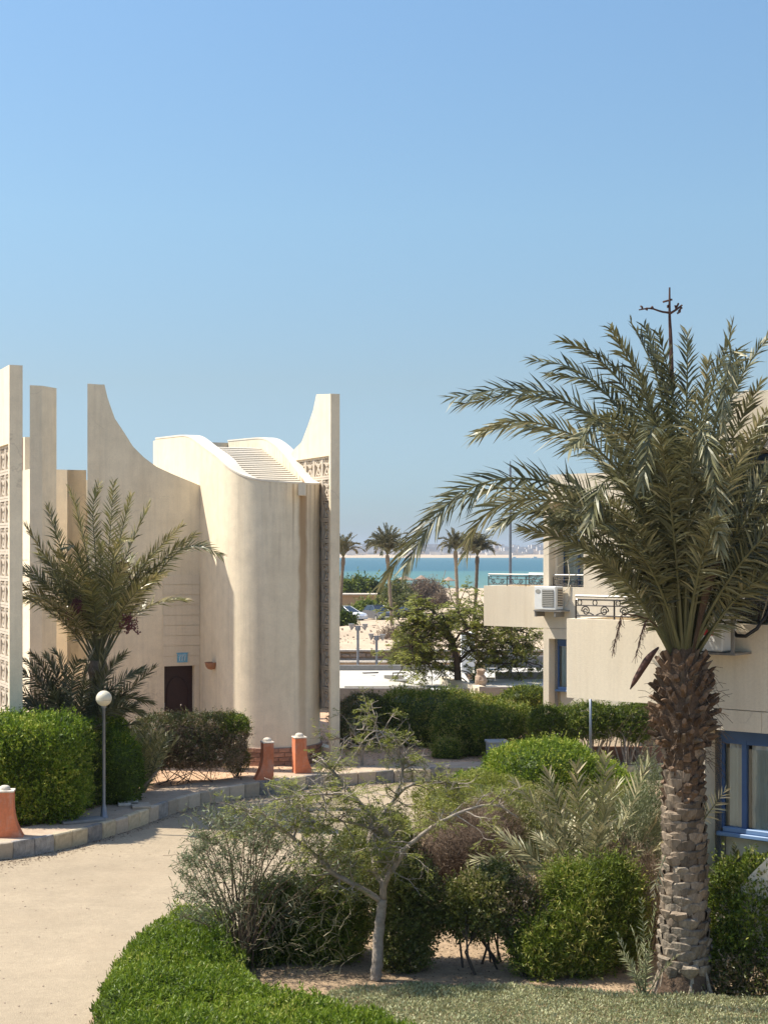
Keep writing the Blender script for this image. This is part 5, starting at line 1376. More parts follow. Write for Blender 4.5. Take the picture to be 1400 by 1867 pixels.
while z < zz(1372):
    na = 8; lower = z < zz(1590)
    for k in range(na):
        a = (k + (.5 if row % 2 else 0)) / na * 2 * math.pi + rg.normal(0, .05)
        if math.sin(a) > .55: continue
        me = boots_low[rg.integers(4)] if (z < zz(1700) or (lower and rg.random() < .45)) else boots_mid[rg.integers(4)]
        if z > zz(1470) and rg.random() < .55: me = stubs[rg.integers(3)]; put_boot(me, z, a, R(12), (1.3, 1, .55), rg.normal(0, .1), -.03); continue
        put_boot(me, z + rg.normal(0, .013), a + rg.normal(0, .04), R(7) + rg.normal(0, .08), (rg.uniform(.95, 1.2), rg.uniform(.55, 1.0), rg.uniform(1.0, 1.3)), rg.normal(0, .09), -.012)
    z += .103; row += 1
z = zz(1362); row = 0
while z < zz(1205):
    na = 13
    for k in range(na):
        a = (k + (.5 if row % 2 else 0)) / na * 2 * math.pi + rg.normal(0, .09)
        if math.sin(a) > .45: continue
        me = stubs[rg.integers(5)]; f_ = np.interp(z, [zz(1362), zz(1300), zz(1205)], [52, 42, 14])
        put_boot(me, z, a, R(f_ + rg.normal(0, 8)), (rg.uniform(.8, 1.25), 1, rg.uniform(.7, 1.15)), rg.normal(0, .15), -.07)
    z += .098; row += 1
# fibre fringe and roots
g = MB()
for k in range(170):
    a = rg.uniform(math.pi * .95, math.pi * 2.05); z = rg.uniform(zz(1400), zz(1215)); c = tr_c(z) + np.array([math.cos(a), math.sin(a), 0]) * (tr_r(z) + .04)
    d = np.array([math.cos(a), math.sin(a), rg.uniform(-1, .6)]) * rg.uniform(.08, .3); g.tube(np.array([c, c + d * .6 + [0, 0, .03], c + d]), .0035, 3)
for k in range(8):
    a = rg.uniform(math.pi * .9, math.pi * 1.25); z = rg.uniform(zz(1380), zz(1300)); c = tr_c(z) + np.array([math.cos(a), math.sin(a), 0]) * tr_r(z)
    L_ = rg.uniform(.3, .75); g.tube(np.array([c, c + np.array([-L_ * .5, -.1, .12]), c + np.array([-L_, -.15, -.12 - rg.uniform(0, .2)])]), .004, 3)
g.build("fibre", m_brown, trunk, kind="stuff")
g = MB()
for k in range(46):
    a = rg.uniform(0, 2 * math.pi); r1 = rg.uniform(.36, .5); h = rg.uniform(.15, .5); c = tr_c(0) * [1, 1, 0]
    q0 = c + np.array([math.cos(a) * r1, math.sin(a) * r1, 0]); q1 = c + np.array([math.cos(a + rg.normal(0, .1)) * .31, math.sin(a) * .31, h])
    g.tube(np.array([q0, (q0 + q1) / 2 + [0, 0, -.02], q1]), [rg.uniform(.025, .05), .03, .012], 5)
g.build("root_flare", m_bootg, trunk, kind="stuff")

def sp(pts, D): return np.array([P(p_[0], p_[1], D + (p_[2] if len(p_) > 2 else 0)) for p_ in pts])
big = [
 # path, leaflet length, roll, vee, tint
 ([(1228, 1200), (1161, 985, -.2), (1065, 900, -.4), (945, 872, -.6), (850, 893, -.7), (785, 955, -.8), (738, 1034, -.8)], .52, .9, 30, .0),
 ([(1232, 1200), (1190, 1040, -.3), (1120, 955, -.8), (1017, 915, -1.0), (925, 915, -1.2), (870, 955, -1.2), (848, 1010, -1.2)], .50, -.9, 30, .15),
 ([(1235, 1195), (1195, 980, .2), (1120, 800, .3), (1017, 725, .3), (921, 710, .2), (826, 725, .1)], .50, .8, 34, -.05),
 ([(1235, 1195), (1180, 950, -.3), (1100, 830, -.7), (1010, 780, -.9), (936, 768, -1.0), (880, 786, -1.0)], .50, -.8, 34, .1),
 ([(1238, 1195), (1190, 900, .3), (1130, 750, .6), (1050, 675, .7), (970, 656, .8)], .47, .8, 34, -.05),
 ([(1238, 1195), (1205, 850, 0), (1140, 710, -.2), (1080, 648, -.3), (1027, 622, -.4)], .47, -.6, 34, -.1),
 ([(1240, 1195), (1212, 850, -.3), (1172, 700, -.6), (1140, 640, -.7), (1118, 600, -.8)], .46, .5, 34, -.1),
 ([(1242, 1195), (1225, 850, .3), (1200, 700, .4), (1172, 630, .5), (1150, 590, .5)], .46, -.5, 34, -.15),
 ([(1244, 1195), (1238, 850, .1), (1222, 700, 0), (1200, 610, -.1)], .46, .4, 34, -.1),
 ([(1248, 1195), (1248, 850, -.3), (1252, 700, -.5), (1252, 608, -.6)], .46, -.3, 34, -.05),
 ([(1250, 1195), (1272, 850, .1), (1300, 700, 0), (1326, 630, 0), (1334, 590, -.1)], .46, .6, 34, -.1),
 ([(1252, 1195), (1288, 880, .2), (1330, 730, .3), (1370, 655, .2), (1400, 615, .2)], .46, -.6, 34, -.1),
 ([(1254, 1195), (1305, 960, -.1), (1352, 849, -.2), (1398, 780, -.2), (1440, 720, -.2)], .46, .7, 34, -.1),
 ([(1258, 1200), (1320, 1050, .1), (1380, 950, .1), (1440, 890, .1), (1520, 880, .1)], .46, .7, 34, -.05),
 ([(1260, 1200), (1340, 1090, -.3), (1400, 1040, -.4), (1470, 1010, -.5), (1540, 1030, -.6)], .46, -.7, 34, -.05),
 ([(1245, 1195), (1262, 950, -.5), (1285, 870, -1.1), (1302, 880, -1.6), (1310, 1000, -2.0)], .42, .3, 30, .25),
 ([(1250, 1195), (1290, 850, -.4), (1322, 690, -.8), (1335, 640, -1.1), (1322, 690, -1.5), (1315, 780, -1.8)], .42, .4, 30, .25),
 ([(1238, 1195), (1180, 960, -.5), (1130, 880, -1.2), (1095, 885, -1.7), (1070, 960, -2.0)], .46, .4, 30, .05),
 ([(1238, 1195), (1200, 900, -.6), (1150, 790, -1.2), (1100, 760, -1.7), (1050, 800, -2.1)], .46, -.4, 30, .1),
 ([(1232, 1205), (1165, 1065, -.3), (1095, 985, -.7), (1045, 955, -.9), (1005, 950, -1.1)], .42, .9, 30, .1),
 ([(1230, 1205), (1170, 1100, -.4), (1130, 1050, -.7), (1095, 1025, -.9), (1065, 1022, -1.0)], .36, -.9, 30, .1),
 ([(1232, 1205), (1140, 1060, .4), (1040, 960, .6), (960, 930, .6), (905, 960, .6)], .46, .9, 30, .0),
 ([(1262, 1205), (1325, 1110, -.4), (1380, 1060, -.8), (1440, 1060, -1.0)], .42, .9, 30, .05),
 ([(1244, 1195), (1225, 900, -.7), (1205, 790, -1.3), (1185, 790, -1.8), (1170, 880, -2.1)], .45, .3, 30, .05),
 ([(1246, 1195), (1250, 900, -.8), (1262, 800, -1.4), (1280, 790, -1.9), (1300, 860, -2.2)], .45, -.3, 30, .05),
]
def add_frond(parent, mats_, *a, label=None, **k):
    mb = MB(); frond(mb, *a, **k); return mb.build("frond", mats_, parent, label=label)
for pth, Lm, roll, vee, ti in big:
    add_frond(palm, [m_palm, m_rachis], sp(pth, PD), Lm * 1.04, 86, .24, roll, vee + 8, .028, ti, .6, rg, r0=.026)
for pth, Lm, roll, vee, ti in big[:1] + big[2:9] + big[18:19]:
    j = rg.normal(0, 1, 2) * [26, 20]; dj = rg.normal(0, .35); n_ = len(pth)
    q = [(x + j[0] * k / n_, y + j[1] * k / n_ + 8, (d[0] if d else 0) + dj * k / n_) for k, (x, y, *d) in enumerate(pth)]
    add_frond(palm, [m_palm, m_rachis], sp(q, PD), Lm, 84, .24, -roll * .7, vee + 8, .028, ti + .06, .7, rg, r0=.024)
cb = P(1246, 1190, PD)
for k in range(42):
    az = k * 2.39996; tt = k / 42
    el0 = 84 - 22 * tt + rg.normal(0, 3); el1 = 66 - 62 * tt + rg.normal(0, 9); L_ = rg.uniform(3.2, 4.1) * (1 - .12 * tt)
    if math.cos(az) < -.5 or math.sin(az) > .6: L_ *= .85
    pth = gpath(cb + np.array([math.cos(az), math.sin(az), 0]) * .12, az, el0, el1, L_, rg)
    add_frond(palm, [m_palm, m_rachis], pth, .48, 78, .26, rg.normal(0, .6), 42, .027, rg.normal(0, .1), .6, rg, r0=.024)
# dry hanging flower stalks, spathe, brown boots between the stalks
g = MB()
for (a, b_, c) in (((1190, 1130), (1128, 1128), (1118, 1182)), ((1200, 1145), (1170, 1138), (1160, 1192))):
    q = crom(sp([(a[0], a[1], -.2), (b_[0] + 10, b_[1] - 8, -.5), (b_[0], b_[1] + 12, -.6), (c[0], c[1], -.6)], PD), 16); g.tube(q, .008, 4)
    for s in range(6, 16):
        for _ in range(5): e = q[s] + rg.normal(0, .03, 3) + [0, 0, -.1]; g.tube(np.array([q[s], (q[s] + e) / 2 + rg.normal(0, .01, 3), e]), .003, 3)
g.build("dry_flower_stalk", m_drybrown, palm)
g = MB(); q = crom(sp([(1200, 1180, -.3), (1182, 1200, -.45), (1162, 1232, -.5), (1148, 1257, -.5)], PD), 14)
n_ = nrm(np.cross(nrm(q[-1] - q[0]), [0, 1, 0])); wd = np.interp(np.linspace(0, 1, 14), [0, .15, .4, .8, 1], [.012, .03, .052, .034, .006])
V = np.concatenate([q - n_ * wd[:, None], q + [0, -.03, 0], q + n_ * wd[:, None], q + [0, .02, 0]]); i = np.arange(13)
g.grid(V, np.concatenate([np.stack([i, i + 1, 14 + i + 1, 14 + i], 1), np.stack([14 + i, 15 + i, 29 + i, 28 + i], 1), np.stack([28 + i, 29 + i, 43 + i, 42 + i], 1), np.stack([42 + i, 43 + i, i + 1, i], 1)]))
g.build("dry_spathe", m_drybrown, palm, smooth=True)
g = MB(); q = crom(sp([(1262, 1190, -.3), (1282, 1100, -.4), (1300, 1035, -.5), (1318, 1000, -.5)], PD), 12); wd = np.interp(np.linspace(0, 1, 12), [0, .4, .7, 1], [.02, .06, .09, .02]); n_ = np.array([.9, 0, .3])
V = np.concatenate([q - n_ * wd[:, None], q + [0, -.04, 0], q + n_ * wd[:, None]]); i = np.arange(11)
g.grid(V, np.concatenate([np.stack([i, i + 1, 12 + i + 1, 12 + i], 1), np.stack([12 + i, 13 + i, 25 + i, 24 + i], 1)])); g.build("dry_spathe", m_bootd, palm, smooth=True)
# dead frond tip on the trunk's right, and one on the left
add_frond(palm, [m_palm3, m_rachis], sp([(1278, 1500, -.1), (1300, 1470, -.3), (1322, 1440, -.4)], PD), .24, 12, .1, 1.2, 20, .018, .3, .3, rg, r0=.01)
add_frond(palm, [m_palm3, m_rachis], sp([(1212, 1560, -.2), (1198, 1600, -.3), (1190, 1630, -.3)], PD), .16, 8, .1, 1.2, 20, .018, .4, .3, rg, r0=.01)
# bare stalk standing above the crown
D = PD + .5
g = MB(); g.tube(crom(sp([(1224, 700), (1222, 620), (1220, 575), (1220, 524)], D), 10), np.linspace(.035, .012, 10), 6)
g.tube(crom(sp([(1220, 570), (1205, 568), (1185, 562), (1164, 565)], D), 8), np.linspace(.018, .009, 8), 5)
g.tube(crom(sp([(1220, 572), (1230, 566), (1238, 560), (1243, 556)], D), 6), np.linspace(.018, .012, 6), 5)
for px, py in ((1178, 561), (1170, 563), (1190, 562), (1234, 558), (1239, 566), (1242, 562), (1236, 553), (1221, 546), (1219, 556)):
    c = P(px, py, D); g.tube(np.array([c, c + rg.normal(0, .02, 3), c + rg.normal(0, .035, 3)]), .014, 5)
g.build("bare_stalk", m_drybrown, palm)

# ================================================================== OTHER PALMS
def palm_simple(label, base, top, rtr, fr_list, nrand, Lr, mats_, Lm, nl, w, seed, D, elr=(80, -10), group=None, dates=None, tint=0, start=.25, r0=.02, name="date_palm", cat="palm tree", azr=None):
    rg = np.random.default_rng(seed); t = thing(name, label, cat, base, 0, group)
    if top is not None:
        q = crom(np.array([base, base * .5 + top * .5 + rg.normal(0, .04, 3), top]), 26); g = MB(); g.tube(q, rtr * (1 + .10 * (np.arange(26) % 2)) * np.interp(np.linspace(0, 1, 26), [0, .1, .85, .95, 1], [1.25, 1, .95, 1.35, .9]), 9); g.build("trunk", m_boot, t)
        cb_ = top
    else: cb_ = base
    for pth, roll in fr_list: add_frond(t, mats_, sp(pth, D), Lm, nl, start, roll, 30, w, tint + rg.normal(0, .06), .4, rg, r0=r0)
    for k in range(nrand):
        az = k * 2.39996 + seed if azr is None else rg.uniform(*azr); tt = k / max(nrand, 1)
        pth = gpath(cb_, az, elr[0] - 20 * tt + rg.normal(0, 4), elr[0] - 20 + (elr[1] - elr[0] + 20) * tt + rg.normal(0, 8), Lr * rg.uniform(.85, 1.1), rg)
        add_frond(t, mats_, pth, Lm, nl, start, rg.normal(0, .6), 30, w, tint + rg.normal(0, .1), .4, rg, r0=r0)
    if dates:
        for (px, py, dd, nn_, rad_, mm) in dates:
            c = P(px, py, D + dd); g = MB()
            for _ in range(26):
                e = c + rg.normal(0, 1, 3) * rad_ * [.8, .8, 1]; g.tube(np.array([cb_ * .25 + c * .75 + [0, 0, .35], c * .6 + e * .4 + [0, 0, .15], e]), .004, 3)
                for _ in range(nn_): f = e + rg.normal(0, .035, 3); g.lathe([(0, -.02), (.014, -.008), (.014, .012), (0, .022)], f, 6)
            g.build("date_cluster", mm, t)
    return t
LD = 36.6; lb_ = P(172, 1390, LD); lb_[2] = KZ
palm_simple("medium date palm with dark red date clusters standing before the left villa", lb_, P(180, 1205, LD), .19,
  [([(178, 1205), (165, 1050), (140, 930), (125, 888, -.2)], .5), ([(180, 1205), (195, 1050), (203, 950), (208, 880, .1)], -.4), ([(182, 1205), (205, 1050), (225, 960), (240, 905)], .5), ([(184, 1205), (215, 1060), (245, 980), (272, 920)], -.5),
   ([(176, 1205), (140, 1080), (105, 980), (88, 922)], .6), ([(174, 1205), (120, 1080), (75, 1000), (48, 960)], -.7), ([(172, 1208), (120, 1110), (70, 1050), (42, 1035)], .9), ([(170, 1210), (110, 1120), (70, 1085), (45, 1068)], -.9),
   ([(186, 1208), (240, 1100), (300, 1020), (355, 975)], .7), ([(188, 1208), (250, 1100), (320, 1010), (365, 995), (402, 1012)], -.8), ([(186, 1206), (230, 1080), (280, 1010), (330, 960)], .6), ([(186, 1206), (235, 1090), (262, 1040), (285, 1060)], .3),
   ([(178, 1205), (160, 1080, -.5), (140, 1000, -1), (120, 1000, -1.4)], .3), ([(182, 1205), (200, 1060, -.5), (215, 990, -1), (232, 985, -1.4)], -.3), ([(180, 1205), (175, 1030, .3), (170, 930, .4), (180, 885, .5)], .3)],
  24, 3.1, [m_palm2, m_rachis], .54, 74, .028, 5, LD, elr=(80, -5), dates=[(237, 1140, -.7, 7, .10, m_dates), (140, 1105, -.9, 5, .10, m_dates), (228, 1040, -.5, 3, .12, m_drybrown)])
l2 = P(135, 1345, 35.6); 
palm_simple("low dark palm offshoot with short fronds over the clipped hedge", np.array([l2[0], l2[1], .9]), None, 0,
  [([(118, 1330), (90, 1270), (55, 1235), (5, 1222)], .9), ([(120, 1330), (95, 1255), (75, 1210), (58, 1192)], -.7), ([(125, 1330), (110, 1260), (98, 1215), (85, 1195)], .6), ([(150, 1330), (180, 1260), (205, 1215), (228, 1192)], .7),
   ([(150, 1330), (185, 1275), (225, 1240), (262, 1220)], -.7), ([(145, 1330), (190, 1285), (235, 1270), (275, 1280)], .7), ([(130, 1330), (122, 1260), (112, 1205), (100, 1188)], .4), ([(110, 1330), (80, 1290), (40, 1262), (10, 1262)], -.9),
   ([(150, 1335), (170, 1270), (185, 1220), (195, 1188)], .3), ([(155, 1335), (200, 1290), (240, 1255), (282, 1216)], .5), ([(140, 1335), (150, 1270), (160, 1215), (170, 1190)], -.3), ([(120, 1335), (85, 1265), (60, 1215), (45, 1205)], .5),
   ([(135, 1335), (130, 1260, -.4), (140, 1210, -.6), (150, 1205, -.9)], .3), ([(150, 1340), (195, 1300, -.3), (230, 1290, -.5), (262, 1300, -.6)], .8), ([(118, 1340), (85, 1300, -.3), (50, 1285, -.5), (28, 1300, -.6)], .8)],
  26, 2.3, [m_palm, m_rachis], .46, 60, .028, 9, 35.4, elr=(75, 10), tint=-.05)
l3 = P(262, 1440, 36.2)
palm_simple("clump of tall dry upright blades between the round bush and the dry hedge", np.array([l3[0], l3[1], KZ]), None, 0,
  [([(262, 1440), (255, 1390), (245, 1350), (235, 1320)], .2), ([(262, 1440), (268, 1390), (278, 1350), (290, 1325)], -.2), ([(262, 1440), (262, 1380), (264, 1345), (266, 1310)], .2)],
  22, 1.7, [m_palm2, m_rachis], .30, 36, .026, 12, 36.2, elr=(84, 50), tint=.1, start=.1, name="dry_palm_clump", cat="plant")
c1 = P(1075, 1690, 23.9); c1[2] = .05
palm_simple("clump of dusty trunkless palm fronds rising left of the big trunk", c1, None, 0,
  [([(1072, 1680), (1030, 1560), (985, 1480), (938, 1428)], .4), ([(1074, 1680), (1065, 1560), (1055, 1470), (1050, 1395)], -.3), ([(1078, 1680), (1095, 1560), (1098, 1460), (1104, 1380)], .3), ([(1080, 1680), (1115, 1570), (1150, 1470), (1192, 1365)], -.4),
   ([(1070, 1690), (1000, 1620), (930, 1580), (868, 1568)], .9), ([(1070, 1690), (1010, 1600, -.6), (950, 1550, -.8), (905, 1560, -1)], -.7), ([(1082, 1680), (1130, 1600), (1170, 1540), (1195, 1500)], .5), ([(1076, 1680), (1045, 1600, -.5), (1010, 1530, -.8), (985, 1490, -1)], .3),
   ([(1078, 1680), (1085, 1580, -.5), (1100, 1490, -.8), (1125, 1430, -1)], -.4), ([(1072, 1680), (1040, 1540, .4), (1010, 1450, .5), (1000, 1410, .6)], .5)],
  16, 2.1, [m_palm3, m_rachis], .50, 46, .030, 13, 23.6, elr=(78, 25), start=.15, name="young_palm", cat="plant", r0=.014)
c2 = P(1172, 1815, 20.2); c2[2] = .05
palm_simple("small grey green palm seedling at the left foot of the big trunk", c2, None, 0,
  [([(1174, 1815), (1165, 1760), (1158, 1715), (1150, 1690)], .3), ([(1175, 1815), (1180, 1750), (1188, 1700), (1195, 1650)], -.3), ([(1172, 1815), (1155, 1780), (1145, 1760), (1138, 1748)], .4), ([(1176, 1815), (1176, 1740), (1172, 1690), (1168, 1640)], .2)],
  5, .9, [m_silver, m_rachis], .16, 20, .014, 14, 20.2, elr=(80, 40), start=.1, name="young_palm", cat="plant", r0=.01)
c3 = P(1345, 1660, 20.9)
palm_simple("dark feathery cycad like fronds below the blue window sill", np.array([c3[0], c3[1], .9]), None, 0,
  [([(1350, 1650), (1346, 1600), (1342, 1570), (1338, 1540)], .1), ([(1355, 1655), (1380, 1610), (1395, 1580), (1410, 1560)], .3), ([(1345, 1655), (1325, 1620), (1312, 1600), (1300, 1590)], .4), ([(1350, 1655), (1362, 1600), (1368, 1570), (1372, 1548)], -.3), ([(1350, 1650), (1330, 1600), (1320, 1575), (1316, 1560)], -.2)],
  5, .8, [m_palm, m_rachis], .17, 22, .022, 15, 20.9, elr=(78, 30), start=.1, name="young_palm", cat="plant", r0=.01)
# far palms
def farpalm(px, ybase, ytop, D, label, seed, Lr, n=30, lean=0, dr=-70, lm=.46):
    z0 = float(terrain_z(np.array([xof(px, D)]), np.array([float(D)]))[0]); b0 = np.array([xof(px + lean, D), D, z0]); tp = P(px, ytop, D)
    palm_simple(label, b0, tp, .12 * D / 110, [], n, Lr, [m_palmfar, m_rachis], lm * D / 110, 30, .06 * D / 110, seed, D, elr=(84, dr), group="palms by the beach", tint=.0, r0=.03)
farpalm(706, 1142, 1012, 110, "leaning thin trunked palm standing between the dark grey and the black car", 21, 2.1, 40, 9)
farpalm(626, 1120, 1016, 112, "palm half hidden behind the right fin of the curved tower", 22, 1.8, 22, -6, -55, .4)
farpalm(830, 1110, 1004, 140, "left palm of the pair behind the small tree by the sea", 23, 2.0, 24, 5, -85, .42)
farpalm(870, 1110, 1014, 150, "right palm of the pair behind the small tree by the sea", 24, 2.5, 34, -7, -60, .5)

# ================================================================== FOREGROUND BARE TREE
def feather(mb, p, d, L_, rg, n=7, w=.011, pl=.06):
    d = nrm(d); s = nrm(np.cross(d, UP + rg.normal(0, .25, 3)))
    t = np.linspace(.15, 1, n); base = p + d * (L_ * t)[:, None] - UP * (t ** 2 * L_ * .25)[:, None]
    for sg in (-1, 1):
        dd = nrm(d * .45 + sg * s + rg.normal(0, .12, (n, 3)) - UP * .1)
        sw = nrm(np.cross(dd, UP + rg.normal(0, .3, (n, 3)))); l = pl * np.sin(t * 2.6 + .3) * rg.uniform(.7, 1.1, n)
        quads(mb, base, dd, sw, l, np.full(n, w), np.clip(rg.normal(.5, .2, n), 0, 1), 0.)
def wander(p, d, L_, n, rg, curl=.25, lift=0):
    q = [np.array(p)]; d = nrm(d)
    for k in range(n): d = nrm(d + rg.normal(0, curl, 3) + [0, 0, lift]); q.append(q[-1] + d * L_ / n)
    return np.array(q)
def feather_tree(label, root, limbs, rg, twl, ntw, nfe, mats_b, name, feat, sub=3, droop=-.02, r_tw=.009, group=None, leafprob=1.):
    t = thing(name, label, "tree", root, 0, group)
    bm2 = MB(); tw = MB(); lv = MB()
    for li, (pts, r0, r1, dens) in enumerate(limbs):
        q = crom(pts, 26); q[1:-1] += rg.normal(0, r0 * .07, (24, 3)); bm2.tube(q, np.linspace(r0, r1, 26), 8)
        if dens <= 0: continue
        Llen = np.sum(np.linalg.norm(np.diff(q, axis=0), axis=1))
        for k in range(int(ntw * dens * Llen)):
            i = int(rg.uniform(.18, 1) * 25); T = nrm(q[min(i + 1, 25)] - q[max(i - 1, 0)]); a = rg.normal(size=3) * [1, 1, .6]; a[2] += .15; a = nrm(a - T * (a @ T) * .5 + T * .3)
            w = wander(q[i], a, twl * rg.uniform(.5, 1.2), 6, rg, .22, droop); tw.tube(w, np.linspace(min(r_tw * 1.4, r1 * 2.0), r_tw * .35, 7), 4)
            for _ in range(sub):
                j = rg.integers(2, 7); a2 = nrm(rg.normal(size=3) * [1, 1, .5] + nrm(w[j] - w[j - 1]) * .8)
                w2 = wander(w[j], a2, twl * .45 * rg.uniform(.5, 1.2), 4, rg, .25, droop); tw.tube(w2, np.linspace(r_tw * .5, r_tw * .25, 5), 3)
                if rg.random() > leafprob: continue
                for _ in range(nfe):
                    m = rg.integers(1, 5); feather(lv, w2[m], nrm(rg.normal(size=3) * [1, 1, .35] + nrm(w2[m] - w2[m - 1])), feat[0] * rg.uniform(.6, 1.2), rg, feat[1], feat[2], feat[3])
    bm2.build("trunk", mats_b, t, smooth=True); tw.build("twigs", mats_b, t, kind="stuff"); lv.build("leaves", m_acacia, t, kind="stuff")
    return t
AD = 21.3; rg = np.random.default_rng(41)
def ap(pts): return sp(pts, AD)
rt = P(685, 1792, AD); rt[2] = .05
limbs = [
 (np.concatenate([[rt], ap([(688, 1745), (692, 1690), (697, 1640)])]), .082, .066, 0),
 (ap([(697, 1645), (660, 1620, -.1), (635, 1607, -.15), (606, 1590, -.2), (573, 1557, -.3), (535, 1528, -.4), (498, 1499, -.5), (470, 1478, -.5), (430, 1475, -.5)]), 0.0440, 0.0120, 1.0),
 (ap([(697, 1642), (699, 1605, .1), (707, 1566, .2), (709, 1528, .2), (694, 1505, .2), (656, 1464, .3), (625, 1427, .4), (600, 1400, .4), (570, 1385, .5)]), 0.0531, 0.0125, 1.0),
 (ap([(699, 1640), (701, 1611, -.1), (718, 1582, -.2), (742, 1545, -.3), (771, 1520, -.4), (809, 1495, -.5), (858, 1475, -.5), (905, 1468, -.5), (945, 1492, -.5)]), 0.0470, 0.0120, .9),
 (ap([(697, 1610, .1), (684, 1590, .3), (680, 1560, .5), (672, 1530, .8), (690, 1495, 1.0), (711, 1468, 1.1), (728, 1437, 1.2), (734, 1399, 1.2), (718, 1369, 1.2), (694, 1356, 1.2)]), 0.0413, 0.0125, 1.1),
 (ap([(711, 1468, 1.1), (735, 1440, 1.0), (763, 1427, .9), (797, 1425, .8), (840, 1430, .7)]), 0.0260, 0.0100, 1.2),
 (ap([(535, 1528, -.4), (548, 1490, -.2), (560, 1450, 0), (590, 1440, .1)]), 0.0212, 0.0088, 1.2),
 (ap([(656, 1464, .3), (620, 1450, -.2), (560, 1450, -.5), (490, 1460, -.8)]), 0.0212, 0.0088, 1.2),
 (ap([(709, 1528, .2), (660, 1505, 0), (600, 1495, -.3), (550, 1500, -.6)]), 0.0212, 0.0075, 1.2),
 (ap([(734, 1399, 1.2), (735, 1360, 1.3), (700, 1335, 1.4), (650, 1330, 1.5)]), 0.0177, 0.0075, 1.1),
]
feather_tree("small bare looking tree with a pale trunk and feathery leaves in the foreground", rt, limbs, rg, .46, 13, 6, m_bark, "feathery_tree", (.16, 7, .013, .06), sub=5, r_tw=.009, leafprob=.45)
# small half bare tree on the far side of the kerb
rg = np.random.default_rng(43); KD = 38.0
rt = P(663, 1428, KD - 0.0); rt = P(660, 1400, 40.8); rt[2] = KZ
kp2 = lambda pts: sp(pts, 40.8)
limbs = [(np.concatenate([[rt], kp2([(660, 1380), (657, 1355), (640, 1335)])]), .05, .02, .8), (kp2([(660, 1375), (675, 1350), (700, 1335), (725, 1345)]), .03, .01, 1), (kp2([(658, 1365), (630, 1350), (605, 1345)]), .03, .01, 1)]
feather_tree("thin half bare shrub tree behind the kerb right of the tower base", rt, limbs, rg, .7, 9, 3, m_bark, "feathery_tree", (.16, 6, .02, .08), r_tw=.012)
# mid distance tree
rg = np.random.default_rng(44); MD = 58.
mp_ = lambda pts: sp(pts, MD)
rt = P(836, 1262, MD); rt[2] = -2.05
limbs = [(np.concatenate([[rt], mp_([(836, 1262), (833, 1215), (826, 1175), (815, 1145)])]), .17, .08, .35),
 (mp_([(826, 1175), (800, 1150), (765, 1135), (735, 1150)]), .07, .02, 1), (mp_([(815, 1145), (800, 1125), (780, 1110), (745, 1125, -1)]), .05, .02, 1), (mp_([(815, 1145), (830, 1122, 1), (850, 1112, 1), (880, 1125, 1)]), .05, .02, 1),
 (mp_([(832, 1210), (860, 1185, .5), (900, 1170, .8), (950, 1175, 1)]), .07, .02, 1), (mp_([(833, 1225), (800, 1215), (765, 1205), (730, 1215)]), .05, .02, .9), (mp_([(900, 1170, .8), (930, 1150, 1), (965, 1155, 1)]), .04, .02, 1),
 (mp_([(860, 1185, .5), (885, 1205, .5), (930, 1210, .6), (975, 1200, 1)]), .05, .02, 1), (mp_([(826, 1175), (845, 1150, -1), (890, 1140, -1), (935, 1145, -1)]), .05, .02, 1), (mp_([(800, 1150), (770, 1165, -.5), (745, 1185, -.8)]), .04, .02, .9)]
feather_tree("spreading green thorn tree with a dark leaning trunk before the white roofs", rt, limbs, rg, 1.2, 7.5, 5, m_barkdark, "thorn_tree", (.28, 6, .055, .15), sub=5, r_tw=.02)

# ================================================================== WILLOWY SHRUB
rg = np.random.default_rng(47); wb = P(440, 1772, 22.0); wb[2] = .05
t = thing("willowy_shrub", "airy grey green shrub with thin wiry stems between the ground cover and the road", "shrub", wb)
g = MB(); lv = MB()
tips = [(345, 1600), (352, 1560), (365, 1530), (380, 1500), (400, 1490), (430, 1480), (455, 1478), (480, 1475), (510, 1480), (540, 1490), (570, 1500), (600, 1520), (620, 1545), (640, 1580), (360, 1640), (345, 1570), (420, 1510), (470, 1500), (520, 1520), (560, 1540)]
for k in range(54):
    tx, ty = tips[k % len(tips)]; tx += rg.normal(0, 14); ty += 38 + rg.normal(0, 18)
    e = P(tx, ty, 22.0 + rg.normal(0, .45)); b0 = wb + rg.normal(0, .10, 3) * [1, 1, 0]
    mid = b0 * .5 + e * .5 + np.array([(wb[0] - e[0]) * .12, 0, .12]) + rg.normal(0, .05, 3)
    q = crom(np.array([b0, mid, e, e + nrm(e - mid) * .08 - [0, 0, .05]]), 22); g.tube(q, np.linspace(.010, .003, 22), 4)
    for _ in range(14):
        j = rg.integers(7, 21); w = wander(q[j], nrm(rg.normal(size=3) * [1, 1, .5] + [0, 0, .55]), rg.uniform(.2, .5), 5, rg, .2); g.tube(w, .0028, 3)
        n_ = 13; i = rg.integers(0, 5, n_); f = rg.random(n_)[:, None]; Q = w[i] * (1 - f) + w[i + 1] * f
        d = nrm(rg.normal(size=(n_, 3)) * .8 + [0, 0, .25]); s = nrm(np.cross(d, rg.normal(size=(n_, 3))))
        quads(lv, Q, d, s, rg.uniform(.06, .13, n_), rg.uniform(.010, .018, n_), np.clip(rg.normal(.5, .22, n_), 0, 1))
g.build("stems", m_brown, t, kind="stuff"); lv.build("leaves", m_willow, t, kind="stuff")
